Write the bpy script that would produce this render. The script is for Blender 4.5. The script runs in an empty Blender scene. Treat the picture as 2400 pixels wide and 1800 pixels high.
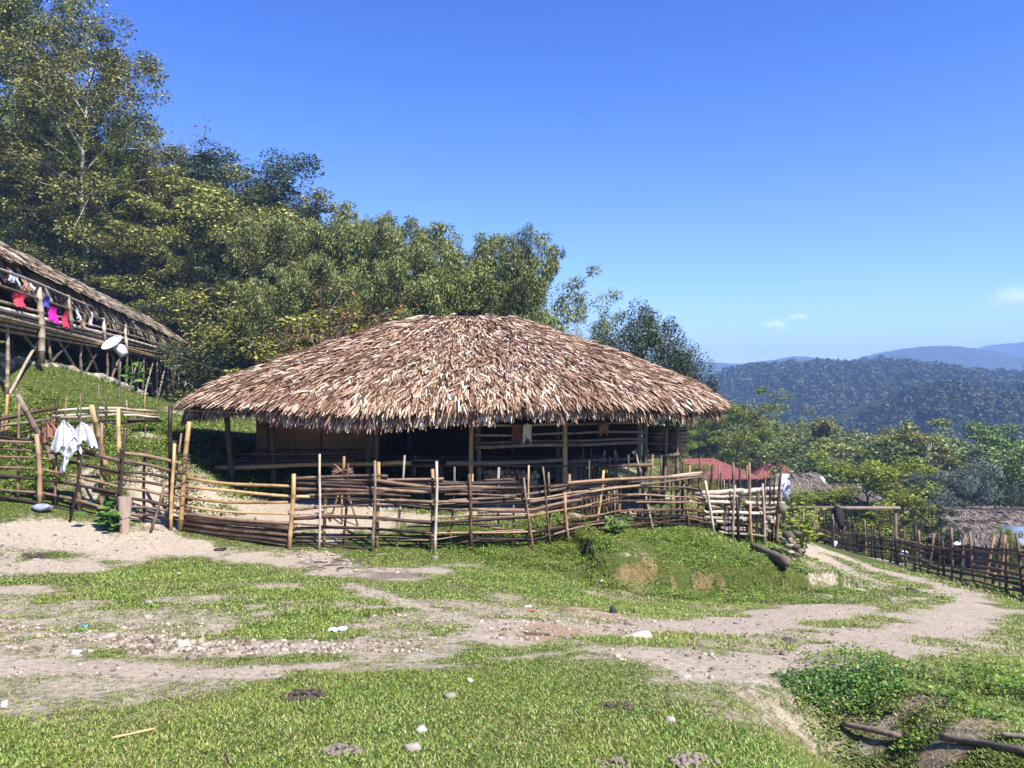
import bpy, math
import numpy as np
from mathutils import Vector

# ------------------------------------------------------------------ camera, sky, sun, exposure
S = bpy.context.scene
COL = S.collection
cam_d = bpy.data.cameras.new('camera'); cam = bpy.data.objects.new('camera', cam_d); COL.objects.link(cam)
cam.location = (0, 0, 1.6); cam.rotation_euler = (math.radians(90), 0, 0)
cam_d.sensor_width = 36; cam_d.lens = 27; cam_d.clip_start = 0.05; cam_d.clip_end = 20000
S.camera = cam

SUNV = Vector((0.56, -0.58, 1.05)).normalized()
sun_d = bpy.data.lights.new('sun', 'SUN'); sun_d.energy = 5.0; sun_d.angle = math.radians(0.5); sun_d.color = (1, 0.96, 0.89)
sun = bpy.data.objects.new('sun', sun_d); COL.objects.link(sun)
sun.rotation_euler = SUNV.to_track_quat('Z', 'Y').to_euler(); sun.location = (20, -10, 40)

W = bpy.data.worlds.new('World'); S.world = W; W.use_nodes = True
nt = W.node_tree; nt.nodes.clear()
sky = nt.nodes.new('ShaderNodeTexSky'); sky.sky_type = 'NISHITA'; sky.sun_disc = False
sky.sun_elevation = math.asin(SUNV.z); sky.sun_rotation = math.atan2(SUNV.x, SUNV.y)
sky.altitude = 600; sky.air_density = 1.0; sky.dust_density = 0.3; sky.ozone_density = 3.0
hs = nt.nodes.new('ShaderNodeHueSaturation'); hs.inputs['Saturation'].default_value = 1.22; hs.inputs['Value'].default_value = 1.0; hs.inputs['Hue'].default_value = 0.505
bg = nt.nodes.new('ShaderNodeBackground'); bg.inputs[1].default_value = 0.112
wo = nt.nodes.new('ShaderNodeOutputWorld')
geo = nt.nodes.new('ShaderNodeTexCoord'); sep = nt.nodes.new('ShaderNodeSeparateXYZ'); nt.links.new(geo.outputs['Generated'], sep.inputs[0])
tint = nt.nodes.new('ShaderNodeValToRGB'); te = tint.color_ramp.elements; te[0].position = 0.0; te[0].color = (1.0, 1.05, 1.1, 1); te[1].position = 0.5; te[1].color = (.44, .60, 1.10, 1)
tm_ = te.new(0.25); tm_.color = (.74, .80, 1.12, 1); nt.links.new(sep.outputs['Z'], tint.inputs[0])
mul = nt.nodes.new('ShaderNodeMix'); mul.data_type = 'RGBA'; mul.blend_type = 'MULTIPLY'; mul.inputs[0].default_value = 1.0
nt.links.new(sky.outputs[0], hs.inputs['Color']); nt.links.new(hs.outputs[0], mul.inputs[6]); nt.links.new(tint.outputs[0], mul.inputs[7]); nt.links.new(mul.outputs[2], bg.inputs[0]); nt.links.new(bg.outputs[0], wo.inputs[0])

vs = S.view_settings
vs.view_transform = 'Standard'; vs.look = 'None'; vs.gamma = 1.0; vs.exposure = 1.05; vs.use_curve_mapping = False
cy = S.cycles
cy.max_bounces = 5; cy.diffuse_bounces = 3; cy.glossy_bounces = 1; cy.transmission_bounces = 3; cy.volume_bounces = 0; cy.transparent_max_bounces = 6
cy.caustics_reflective = False; cy.caustics_refractive = False
cy.use_denoising = True; cy.sample_clamp_indirect = 6

# ------------------------------------------------------------------ helpers
F = 1800.0
def P(u, v, Y):
    return np.array([(u - 1200) / F * Y, Y, 1.6 - (v - 900) / F * Y])

class MB:
    def __init__(s): s.V = []; s.F = []; s.n = 0
    def add(s, v, f, mi=0):
        v = np.asarray(v, float).reshape(-1, 3); f = np.asarray(f, int)
        s.V.append(v); s.F.append((f + s.n, mi)); s.n += len(v)

def wloc(o):
    p = np.zeros(3)
    while o is not None:
        p = p + np.array(o.location); o = o.parent
    return p

def build(name, mb, mats, parent=None, smooth=False, base=None, attrs=None):
    if not isinstance(mats, (list, tuple)): mats = [mats]
    me = bpy.data.meshes.new(name)
    V = np.concatenate(mb.V).copy()
    o = bpy.data.objects.new(name, me); COL.objects.link(o)
    if parent is not None:
        V -= wloc(parent); o.parent = parent
    else:
        if base is None:
            base = np.array([(V[:, 0].min() + V[:, 0].max()) / 2, (V[:, 1].min() + V[:, 1].max()) / 2, V[:, 2].min()])
        V -= np.asarray(base); o.location = tuple(base)
    loops = np.concatenate([f.ravel() for f, _ in mb.F])
    sizes = np.concatenate([np.full(len(f), f.shape[1]) for f, _ in mb.F])
    mi = np.concatenate([np.full(len(f), m) for f, m in mb.F])
    starts = np.concatenate([[0], np.cumsum(sizes)[:-1]])
    me.vertices.add(len(V)); me.vertices.foreach_set('co', V.astype(np.float32).ravel())
    me.loops.add(len(loops)); me.loops.foreach_set('vertex_index', loops.astype(np.int32))
    me.polygons.add(len(sizes)); me.polygons.foreach_set('loop_start', starts.astype(np.int32))
    me.polygons.foreach_set('material_index', mi.astype(np.int32))
    if smooth: me.polygons.foreach_set('use_smooth', np.ones(len(sizes), bool))
    me.update(calc_edges=True)
    for m in mats: me.materials.append(m)
    if attrs:
        for k, a in attrs.items():
            at = me.attributes.new(k, 'FLOAT', 'POINT'); at.data.foreach_set('value', np.asarray(a, np.float32))
    return o

def tag(o, label=None, cat=None, group=None, kind=None):
    if label: o['label'] = label
    if cat: o['category'] = cat
    if group: o['group'] = group
    if kind: o['kind'] = kind
    return o

def thing(name, loc, label, cat, group=None):
    o = bpy.data.objects.new(name, None); COL.objects.link(o); o.location = tuple(float(c) for c in loc)
    o.empty_display_size = 0.2
    return tag(o, label, cat, group)

def nrm(a):
    a = np.asarray(a, float); return a / (np.linalg.norm(a, axis=-1, keepdims=True) + 1e-12)

def tube(mb, pts, r, sides=7, mi=0, cap=True):
    pts = np.asarray(pts, float); n = len(pts)
    r = np.broadcast_to(np.asarray(r, float), (n,))
    t = nrm(np.gradient(pts, axis=0))
    ref = np.array([0, 0, 1.0]) if abs(t[:, 2]).mean() < 0.75 else np.array([0.0, 1.0, 0.0])
    a = nrm(np.cross(t, ref)); b = np.cross(t, a)
    ang = np.linspace(0, 2 * np.pi, sides, endpoint=False)
    ring = pts[:, None, :] + r[:, None, None] * (a[:, None, :] * np.cos(ang)[None, :, None] + b[:, None, :] * np.sin(ang)[None, :, None])
    f = []
    i = np.arange(n - 1)[:, None] * sides; j = np.arange(sides)[None, :]; k = (j + 1) % sides
    f = np.stack([i + j, i + k, i + sides + k, i + sides + j], -1).reshape(-1, 4)
    V = ring.reshape(-1, 3)
    if cap:
        V2 = np.concatenate([V, pts[:1], pts[-1:]])
        mb.add(V2, f, mi)
        base = mb.n - len(V2)
        c0 = n * sides; c1 = c0 + 1
        jj = np.arange(sides); kk = (jj + 1) % sides
        t0 = np.stack([np.full(sides, c0), kk, jj], -1); e = (n - 1) * sides
        t1 = np.stack([np.full(sides, c1), e + jj, e + kk], -1)
        mb.F.append((np.concatenate([t0, t1]) + base, mi))
    else:
        mb.add(V, f, mi)

def bamboo(mb, a, b, r, rng, sag=0.0, wob=0.012, node=0.32, sides=7, taper=0.85, mi=0):
    """one bamboo cane from a to b: swollen joints, a little wander"""
    a = np.asarray(a, float); b = np.asarray(b, float); L = np.linalg.norm(b - a)
    n = max(2, int(L / node)); ts = []; rs = []
    for i in range(n + 1):
        t = i / n
        k = 1 - (1 - taper) * t
        if 0 < i < n:
            d = 0.018 / L
            ts += [t - d, t, t + d]; rs += [k, k * 1.16, k]
        else: ts.append(t); rs.append(k)
    ts = np.array(ts); pts = a + (b - a) * ts[:, None]
    pts[:, 2] -= sag * 4 * ts * (1 - ts)
    ph = rng.rand(4) * 6.28
    pts[:, 0] += wob * np.sin(ts * 5 + ph[0]); pts[:, 1] += wob * np.sin(ts * 4 + ph[1]); pts[:, 2] += wob * np.sin(ts * 6 + ph[2])
    tube(mb, pts, np.array(rs) * r, sides, mi)

def box(mb, c, s, mi=0, rot=0.0):
    c = np.asarray(c, float); s = np.asarray(s, float) / 2
    v = np.array([[-1, -1, -1], [1, -1, -1], [1, 1, -1], [-1, 1, -1], [-1, -1, 1], [1, -1, 1], [1, 1, 1], [-1, 1, 1]]) * s
    if rot:
        cs, sn = math.cos(rot), math.sin(rot); v = np.stack([v[:, 0] * cs - v[:, 1] * sn, v[:, 0] * sn + v[:, 1] * cs, v[:, 2]], -1)
    mb.add(v + c, [[0, 3, 2, 1], [4, 5, 6, 7], [0, 1, 5, 4], [1, 2, 6, 5], [2, 3, 7, 6], [3, 0, 4, 7]], mi)

def grid_faces(nu, nv):
    i = np.arange(nu - 1)[:, None]; j = np.arange(nv - 1)[None, :]
    a = i * nv + j
    return np.stack([a, a + nv, a + nv + 1, a + 1], -1).reshape(-1, 4)

def leaves(mb, C, D, N, L, Wd, mi=0, curl=0.0):
    """kite shaped leaf faces: base C, long axis D, normal N"""
    n = len(C); D = nrm(D); Sd = nrm(np.cross(N, D)); N2 = np.cross(D, Sd)
    L = np.broadcast_to(L, (n,))[:, None]; Wd = np.broadcast_to(Wd, (n,))[:, None]
    v = np.empty((n, 4, 3))
    v[:, 0] = C
    v[:, 1] = C + D * L * 0.45 + Sd * Wd * 0.5 + N2 * L * curl
    v[:, 2] = C + D * L
    v[:, 3] = C + D * L * 0.45 - Sd * Wd * 0.5 + N2 * L * curl
    mb.add(v.reshape(-1, 3), np.arange(4 * n).reshape(n, 4), mi)

def hsh(a, b, seed):
    n = (a * 374761393 + b * 668265263 + seed * 14466533) & 0x7fffffff
    n = ((n ^ (n >> 13)) * 1274126177) & 0x7fffffff
    return ((n ^ (n >> 16)) & 0xffff) / 65535.0
def vnoise(x, y, seed=0):
    x = np.asarray(x, float); y = np.asarray(y, float)
    xi = np.floor(x).astype(np.int64); yi = np.floor(y).astype(np.int64)
    fx = x - xi; fy = y - yi; fx = fx * fx * (3 - 2 * fx); fy = fy * fy * (3 - 2 * fy)
    return (hsh(xi, yi, seed) * (1 - fx) + hsh(xi + 1, yi, seed) * fx) * (1 - fy) + (hsh(xi, yi + 1, seed) * (1 - fx) + hsh(xi + 1, yi + 1, seed) * fx) * fy
def fbm(x, y, seed=0, o=4):
    a = 0.5; s = 0; t = 0
    for i in range(o):
        s = s + a * vnoise(x * 2 ** i, y * 2 ** i, seed + i * 17); t += a; a *= 0.5
    return s / t
def sstep(a, b, x):
    t = np.clip((np.asarray(x, float) - a) / (b - a), 0, 1); return t * t * (3 - 2 * t)

# ------------------------------------------------------------------ materials
def mk(name):
    m = bpy.data.materials.new(name); m.use_nodes = True; t = m.node_tree
    return m, t, t.nodes['Principled BSDF'], t.nodes['Material Output']
def ramp(t, cols, pos=None):
    r = t.nodes.new('ShaderNodeValToRGB'); e = r.color_ramp.elements
    n = len(cols); pos = pos or [i / (n - 1) for i in range(n)]
    while len(e) < n: e.new(0.5)
    for i in range(n): e[i].position = pos[i]; e[i].color = (*cols[i], 1)
    return r
def noise(t, scale, detail=4, vec=None, rough=0.55):
    n = t.nodes.new('ShaderNodeTexNoise'); n.inputs['Scale'].default_value = scale; n.inputs['Detail'].default_value = detail
    n.inputs['Roughness'].default_value = rough
    if vec is not None: t.links.new(vec, n.inputs['Vector'])
    return n
def mathn(t, op, a, b=None):
    n = t.nodes.new('ShaderNodeMath'); n.operation = op
    for i, x in enumerate((a, b)):
        if x is None: continue
        if isinstance(x, (int, float)): n.inputs[i].default_value = x
        else: t.links.new(x, n.inputs[i])
    return n.outputs[0]
def mixc(t, f, a, b, mode='MIX'):
    n = t.nodes.new('ShaderNodeMix'); n.data_type = 'RGBA'; n.blend_type = mode
    for sck, x in ((n.inputs[0], f), (n.inputs[6], a), (n.inputs[7], b)):
        if isinstance(x, (int, float)): sck.default_value = x
        elif isinstance(x, tuple): sck.default_value = (*x, 1)
        else: t.links.new(x, sck)
    return n.outputs[2]

def m_leaf(name, cols, rough=0.6, trans=0.3, objrand=0.0, patch=0.0, patchcol=(0.2, 0.16, 0.05), pos=None, spec=0.3):
    m, t, p, out = mk(name)
    g = t.nodes.new('ShaderNodeNewGeometry')
    r = ramp(t, cols, pos); t.links.new(g.outputs['Random Per Island'], r.inputs[0])
    c = r.outputs[0]
    if patch:
        tc = t.nodes.new('ShaderNodeTexCoord')
        n = noise(t, patch, 3, tc.outputs['Object'])
        rr = ramp(t, [(0, 0, 0), (1, 1, 1)], [0.45, 0.72]); t.links.new(n.outputs[0], rr.inputs[0])
        c = mixc(t, mathn(t, 'MULTIPLY', rr.outputs[0], 0.6), c, patchcol)
    if objrand:
        oi = t.nodes.new('ShaderNodeObjectInfo'); h = t.nodes.new('ShaderNodeHueSaturation')
        t.links.new(c, h.inputs['Color'])
        t.links.new(mathn(t, 'ADD', mathn(t, 'MULTIPLY', oi.outputs['Random'], objrand * 0.03), 0.5 - objrand * 0.012), h.inputs['Hue'])
        t.links.new(mathn(t, 'ADD', mathn(t, 'MULTIPLY', oi.outputs['Random'], objrand), 1 - objrand * 0.5), h.inputs['Value'])
        c = h.outputs[0]
    t.links.new(c, p.inputs['Base Color']); p.inputs['Roughness'].default_value = rough
    p.inputs['Specular IOR Level'].default_value = spec
    if trans:
        tr = t.nodes.new('ShaderNodeBsdfTranslucent'); t.links.new(c, tr.inputs['Color'])
        mx = t.nodes.new('ShaderNodeMixShader'); mx.inputs[0].default_value = trans
        t.links.new(p.outputs[0], mx.inputs[1]); t.links.new(tr.outputs[0], mx.inputs[2]); t.links.new(mx.outputs[0], out.inputs[0])
    return m

def m_wood(name, cols, scale=6, rough=0.75, stretch=(1, 1, 1), bump=0.3, island=0.5):
    m, t, p, out = mk(name)
    tc = t.nodes.new('ShaderNodeTexCoord'); mp = t.nodes.new('ShaderNodeMapping'); mp.inputs['Scale'].default_value = stretch
    t.links.new(tc.outputs['Object'], mp.inputs['Vector'])
    n = noise(t, scale, 6, mp.outputs[0], 0.65)
    g = t.nodes.new('ShaderNodeNewGeometry'); oi = t.nodes.new('ShaderNodeObjectInfo')
    rnd = mathn(t, 'FRACT', mathn(t, 'ADD', g.outputs['Random Per Island'], oi.outputs['Random']))
    f = mathn(t, 'ADD', mathn(t, 'MULTIPLY', n.outputs[0], 1 - island * 0.5), mathn(t, 'MULTIPLY', mathn(t, 'SUBTRACT', rnd, 0.5), island))
    f = mathn(t, 'ADD', f, island * 0.25)
    r = ramp(t, cols, [0.25 + 0.5 * i / (len(cols) - 1) for i in range(len(cols))]); t.links.new(f, r.inputs[0])
    t.links.new(r.outputs[0], p.inputs['Base Color']); p.inputs['Roughness'].default_value = rough
    p.inputs['Specular IOR Level'].default_value = 0.35
    b = t.nodes.new('ShaderNodeBump'); b.inputs['Strength'].default_value = bump; b.inputs['Distance'].default_value = 0.02
    t.links.new(n.outputs[0], b.inputs['Height']); t.links.new(b.outputs[0], p.inputs['Normal'])
    return m

def m_plain(name, col, rough=0.7, var=0.25, scale=8, spec=0.3):
    m, t, p, out = mk(name)
    tc = t.nodes.new('ShaderNodeTexCoord'); n = noise(t, scale, 5, tc.outputs['Object'])
    c = mixc(t, n.outputs[0], tuple(x * (1 - var) for x in col), tuple(min(1, x * (1 + var)) for x in col))
    t.links.new(c, p.inputs['Base Color']); p.inputs['Roughness'].default_value = rough; p.inputs['Specular IOR Level'].default_value = spec
    b = t.nodes.new('ShaderNodeBump'); b.inputs['Strength'].default_value = 0.25; b.inputs['Distance'].default_value = 0.02
    t.links.new(n.outputs[0], b.inputs['Height']); t.links.new(b.outputs[0], p.inputs['Normal'])
    return m

TAN = m_wood('bamboo_tan', [(.20, .11, .045), (.36, .22, .09), (.50, .34, .16)], 5, 0.45)
PALE = m_wood('bamboo_pale', [(.14, .10, .07), (.33, .26, .19), (.55, .47, .37)], 9, 0.6, (1, 1, .3), .6)
GREYB = m_wood('bamboo_grey', [(.065, .045, .03), (.17, .125, .09), (.40, .32, .24)], 6, 0.6)
DARKB = m_wood('bamboo_weathered', [(.030, .017, .010), (.075, .042, .024), (.24, .15, .09)], 6, 0.6, island=0.7)
RAILB = m_wood('bamboo_split', [(.025, .012, .006), (.085, .045, .023), (.34, .21, .12)], 5, 0.55, island=0.8)
OLDW = m_wood('old_timber', [(.05, .038, .03), (.11, .085, .065), (.22, .17, .13)], 8, 0.8)
BARK = m_wood('bark', [(.025, .02, .015), (.055, .044, .034), (.12, .10, .08)], 10, 0.9, bump=0.6)
LOGM = m_wood('log_bark', [(.09, .06, .04), (.20, .145, .105), (.34, .26, .20)], 14, 0.9, bump=0.8)
BARKP = m_wood('pale_bark', [(.20, .17, .13), (.38, .34, .28), (.55, .5, .43)], 7, 0.85, bump=0.4)
THATCH = m_leaf('thatch', [(.045, .020, .011), (.19, .098, .055), (.47, .315, .195), (.82, .67, .50)], 0.5, 0.04, patch=1.1, patchcol=(.16, .075, .035), pos=[0, .32, .66, 1], spec=0.25)  # ramp ends stretched: sunlit highlights and shadowed gaps baked into strip colours
THATCH_OLD = m_leaf('thatch_weathered', [(.10, .075, .05), (.20, .16, .11), (.30, .25, .17), (.36, .33, .22)], 0.75, 0.08)
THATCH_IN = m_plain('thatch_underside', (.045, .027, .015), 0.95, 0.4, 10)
MATTING = None

# ------------------------------------------------------------------ the lie of the land
_px = [  # pixel (of the 2400 px photo) and distance: where the slope passes
 (0,1800,3.3),(600,1800,3.25),(1200,1800,3.2),(1700,1800,3.22),(2400,1800,3.35),
 (0,1600,4.8),(600,1600,4.7),(1200,1600,4.65),(1600,1600,4.7),(1850,1580,5.0),(2200,1600,5.0),(2400,1600,5.3),
 (0,1500,6.1),(600,1500,5.95),(1200,1500,5.9),(1600,1500,6.3),(2000,1500,7.0),(2300,1500,7.8),(2400,1500,8.2),
 (0,1400,8.3),(600,1400,8.2),(1000,1400,8.4),(1300,1420,8.8),(1500,1430,9.6),(1800,1430,10.2),(2000,1420,11),(2250,1410,13.2),
 (0,1300,11.0),(0,1175,13.2),(0,1250,12.0),(300,1235,13.2),(420,1245,13.4),(300,1300,12),(680,1287,13.3),(600,1330,11.3),
 (880,1290,13.5),(1020,1294,13.7),(1110,1287,14),(1250,1284,14.4),(1335,1263,15.1),(1440,1243,16),(1540,1238,16.9),(1615,1232,17.6),(1675,1246,18),(1730,1272,18.5),(1820,1282,19),
 (1000,1350,10.5),(1200,1350,11.2),(1350,1385,10.9),(1500,1395,11.7),(1650,1398,12.4),(1800,1395,13.2),
 (1400,1310,13.6),(1550,1320,14.2),(1700,1310,16),(1750,1345,14.8),
 (1900,1340,17),(1950,1300,24),(2100,1350,20),(2099,1321,27),(1980,1301,33),(1900,1262,42),(2250,1362,20.5),(2400,1397,16.8),
 (540,1165,15.6),(450,1200,14.6),(700,1200,15),(900,1212,15.2),(1100,1205,15.9),(1300,1200,16.6),(1500,1195,18.3),(1650,1205,19.8),
 (0,1150,14),(0,1060,15.6),(0,960,17.8),(0,915,19.2),(200,1100,14.6),(200,1020,16.5),(200,950,20.5),(330,1060,15.8),(330,1000,18),
 (430,1080,15.5),(430,1005,19),(520,1050,19),(500,1115,16.6),
 (0,842,20.3),(150,865,22),(270,905,25),(330,935,29),(370,945,34),(400,962,46),
]
_w = [(-1.2,19.5,-.85),(-1.2,25,-.6),(3,24,-1.2),(6,26,-2.3),(9,25,-3.3),(8,20,-3.1),
 (-12,8,-.5),(-17,13,.2),(-18,19,2.2),(-24,25,4.5),(-30,45,7),(-26,60,12),(-45,60,18),(-17,52,3),(-12,40,1),(-8,55,4.5),(0,38,-.5),(0,55,2),(8,40,-3.4),(10,60,-4),
 (20,60,-9),(-5,32,-.3),(-60,100,35),(-20,100,18),(0,100,6),(30,100,-14),(60,100,-18),(22,35,-7),(30,25,-7.5),(26,15,-5.5),(18,8,-3),(9,4,-.9),(42,50,-12),(100,150,-27),(0,200,-5),
 (-100,200,60),(100,50,-20),(-60,20,12),(-30,4,1.5),(10,-4,-.9),(-10,0,.3),(0,0,.12),(0,-10,.8),(60,200,-30)]
_ctl = np.array([P(*p) for p in _px] + [np.array(p, float) for p in _w])
def _U(r2): return 0.5 * r2 * np.log(r2 + 1e-9)
_n = len(_ctl); _A = np.zeros((_n + 3, _n + 3)); _d2 = ((_ctl[:, None, :2] - _ctl[None, :, :2]) ** 2).sum(-1)
_A[:_n, :_n] = _U(_d2) + np.eye(_n) * 0.3
_A[:_n, _n] = 1; _A[:_n, _n + 1:] = _ctl[:, :2]; _A[_n, :_n] = 1; _A[_n + 1:, :_n] = _ctl[:, :2].T
_wt = np.linalg.solve(_A, np.concatenate([_ctl[:, 2], [0, 0, 0]]))
def H0(x, y):
    x = np.atleast_1d(np.asarray(x, float)); y = np.atleast_1d(np.asarray(y, float)); sh = x.shape
    x = x.ravel(); y = y.ravel(); out = np.empty(len(x))
    for i in range(0, len(x), 20000):
        d2 = (x[i:i + 20000, None] - _ctl[None, :, 0]) ** 2 + (y[i:i + 20000, None] - _ctl[None, :, 1]) ** 2
        out[i:i + 20000] = _U(d2) @ _wt[:_n] + _wt[_n] + x[i:i + 20000] * _wt[_n + 1] + y[i:i + 20000] * _wt[_n + 2]
    r = np.hypot(x, y - 20); k = sstep(110, 260, r)
    out = out * (1 - k) + (-42.0) * k
    return out.reshape(sh)

def polydist(x, y, pl):
    """distance to a polyline and signed side (left positive)"""
    best = np.full(np.shape(x), 1e9); sgn = np.zeros(np.shape(x)); tt = np.zeros(np.shape(x))
    cum = 0
    for (ax, ay), (bx, by) in zip(pl[:-1], pl[1:]):
        dx, dy = bx - ax, by - ay; L2 = dx * dx + dy * dy; L = math.sqrt(L2)
        t = np.clip(((x - ax) * dx + (y - ay) * dy) / L2, 0, 1)
        ex = x - ax - t * dx; ey = y - ay - t * dy; d = np.hypot(ex, ey)
        s = np.sign(dx * ey - dy * ex); m = d < best
        best = np.where(m, d, best); sgn = np.where(m, s, sgn); tt = np.where(m, cum + t * L, tt); cum += L
    return best, sgn, tt

def _gp0(u, v, fn):
    Ys = np.concatenate([np.arange(2.6, 20, 0.05), np.arange(20, 60, 0.25)])
    d = 1.6 - (v - 900) / F * Ys - fn((u - 1200) / F * Ys, Ys)
    i = np.where(d < 0)[0]
    if len(i) == 0: Y = Ys[np.argmin(d)]
    else:
        i = max(1, i[0]); Y = Ys[i - 1] + (Ys[i] - Ys[i - 1]) * d[i - 1] / (d[i - 1] - d[i] + 1e-9)
    return float((u - 1200) / F * Y), float(Y)
TOE = [_gp0(u, v, H0) for u, v in ((1330, 1352), (1400, 1366), (1480, 1378), (1600, 1383), (1720, 1386), (1830, 1384))]
GUL = [_gp0(u, v, H0) for u, v in ((1840, 1590), (1930, 1620), (2030, 1690), (2120, 1770))] + [(2.1, 2.6)]
LIP = [_gp0(u, v, H0) for u, v in ((2010, 1560), (2130, 1600), (2230, 1680), (2330, 1740))]
def H(x, y):
    x = np.atleast_1d(np.asarray(x, float)); y = np.atleast_1d(np.asarray(y, float))
    z = H0(x, y)
    near = (np.abs(x) < 16) & (y > 1) & (y < 32)
    if near.any():
        xn, yn = x[near], y[near]; zn = z[near].copy()
        d, s, t = polydist(xn, yn, TOE)
        sd = d * s + 0.25 * (fbm(xn * 1.6, yn * 1.6, 5, 3) - .5)
        edge = sstep(0, 1.0, t) * sstep(0, 0.8, 4.6 - np.minimum(t, 4.6) + 0.3)
        zn += edge * (0.40 * sstep(-0.03, 0.15, sd) * sstep(3.6, 0.9, sd) - 0.06 * sstep(0.3, 0.0, np.abs(sd + 0.12)))
        d, s, t = polydist(xn, yn, GUL)
        zn -= 0.36 * np.exp(-(d / 0.38) ** 2) * sstep(0, 0.7, t)
        d2, s2, t2 = polydist(xn, yn, LIP)
        zn += 0.05 * np.exp(-(d2 / 0.35) ** 2)
        bk = np.exp(-(((xn - 3.2) / 4.2) ** 2 + ((yn - 14) / 2.2) ** 2) ** 2) + .45 * np.exp(-(((xn - 3.0) / 1.3) ** 2 + ((yn - 4.3) / 1.0) ** 2) ** 2)
        rough = bk * (.20 * (np.abs(fbm(xn * 1.1, yn * 1.4, 91, 4) - .5) * -2 + .25) + .16 * (fbm(xn * 5, yn * 5, 93, 4) - .5)) + 0.035 * (fbm(xn * 0.9, yn * 0.9, 31, 3) - .5) + 0.03 * (fbm(xn * 3.5, yn * 3.5, 77, 3) - .5)
        zn += rough
        z[near] = zn
    return z
def h1(x, y): return float(H(x, y)[0])
def gp(u, v):
    x, y = _gp0(u, v, H); return np.array([x, y, h1(x, y)])

# bare ground along the tracks (world polylines, width in metres, strength)
def wl(pts): return [tuple(gp(u, v)[:2]) for u, v in pts]
PATHS = [
 (wl([(-150,1262),(0,1266),(200,1266),(380,1276),(560,1300),(700,1326),(830,1338),(960,1335)]), .62, 1.0),
 (wl([(-100,1345),(60,1335),(180,1325),(260,1310)]), .55, .95),
 (wl([(-60,1385),(60,1380)]), .35, .85),
 (wl([(-150,1485),(0,1488),(220,1490),(420,1515),(600,1515),(720,1520)]), .26, .95),
 (wl([(720,1520),(800,1518),(900,1506),(1010,1508),(1150,1490)]), .16, .8),
 (wl([(-150,1570),(0,1568),(150,1567),(420,1580),(640,1572),(760,1560)]), .17, .95),
 (wl([(800,1570),(930,1562),(1100,1562)]), .10, .66),
 (wl([(1170,1545),(1300,1530),(1400,1520)]), .10, .66),
 (wl([(700,1310),(800,1335),(900,1350),(1030,1330)]), .5, .9),
 (wl([(820,1370),(890,1395),(980,1420),(1080,1450),(1190,1475)]), .20, .78),
 (wl([(1180,1485),(1300,1478),(1420,1475),(1560,1470),(1700,1462),(1850,1442),(2000,1415),(2090,1392),(2040,1362),(1975,1332),(1930,1308),(1905,1285)]), .50, .95),
 (wl([(1360,1428),(1440,1452),(1540,1475)]), .22, .9),
 (wl([(1480,1530),(1600,1552),(1690,1575),(1790,1555),(1900,1530),(2050,1500),(2200,1462),(2280,1425),(2230,1380),(2100,1347),(2000,1316),(1940,1293)]), .50, 1.0),
 (wl([(1960,1424),(2110,1402),(2220,1398)]), .42, .9),
 (wl([(1580,1475),(1750,1468),(1900,1440)]), .3, .9),
 (wl([(1560,1545),(1650,1575),(1740,1580)]), .26, .8),
 (wl([(1700,1470),(1850,1500),(1990,1480)]), .22, .6),
 (wl([(420,1190),(560,1185),(700,1195),(820,1200)]), .9, 1.0),
 (wl([(820,1200),(980,1215),(1150,1200),(1300,1180),(1500,1180)]), .35, .8),
 (wl([(1560,1165),(1640,1180)]), .4, .8),
]
PATCH = [(2030,1385,.5,.9),(1880,1400,.3,.5),(640,1375,.3,.7),(110,1690,.06,.5),(610,1420,.12,.6),(960,1390,.2,.6),(1255,1365,.12,.7),(1180,1400,.15,.6),(320,1625,.1,.6),(1810,1655,.12,.7),
         (880,1330,.4,.8),(1400,1365,.08,.8),(1530,1325,.06,.6),(1640,1290,.08,.6),(1470,1300,.05,.6),(2180,1640,.12,.7),(2290,1690,.10,.7),(2380,1610,.10,.7),(2060,1700,.08,.7),(2200,1770,.14,.75),(1580,1380,.06,.6),(1700,1385,.06,.6),(1490,1375,.05,.6),(1540,1262,.10,.6)]
PATCH = [(*gp(u, v)[:2], r, s) for u, v, r, s in PATCH]
ORANGE = [(*gp(u, v)[:2], r) for u, v, r in ((1330,1430,.5),(1420,1440,.5),(1270,1480,.4),(1400,1365,.3),(1560,1380,.5),(1700,1385,.5),(2170,1620,.4),(2250,1680,.4),(2200,1770,.5),(2380,1610,.3),(1530,1325,.3),(1620,1290,.4))]
BURNT = [(*gp(u, v)[:2], r) for u, v, r in ((850,1310,.75),(780,1320,.5),(950,1325,.4),(900,1350,.5))]
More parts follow.
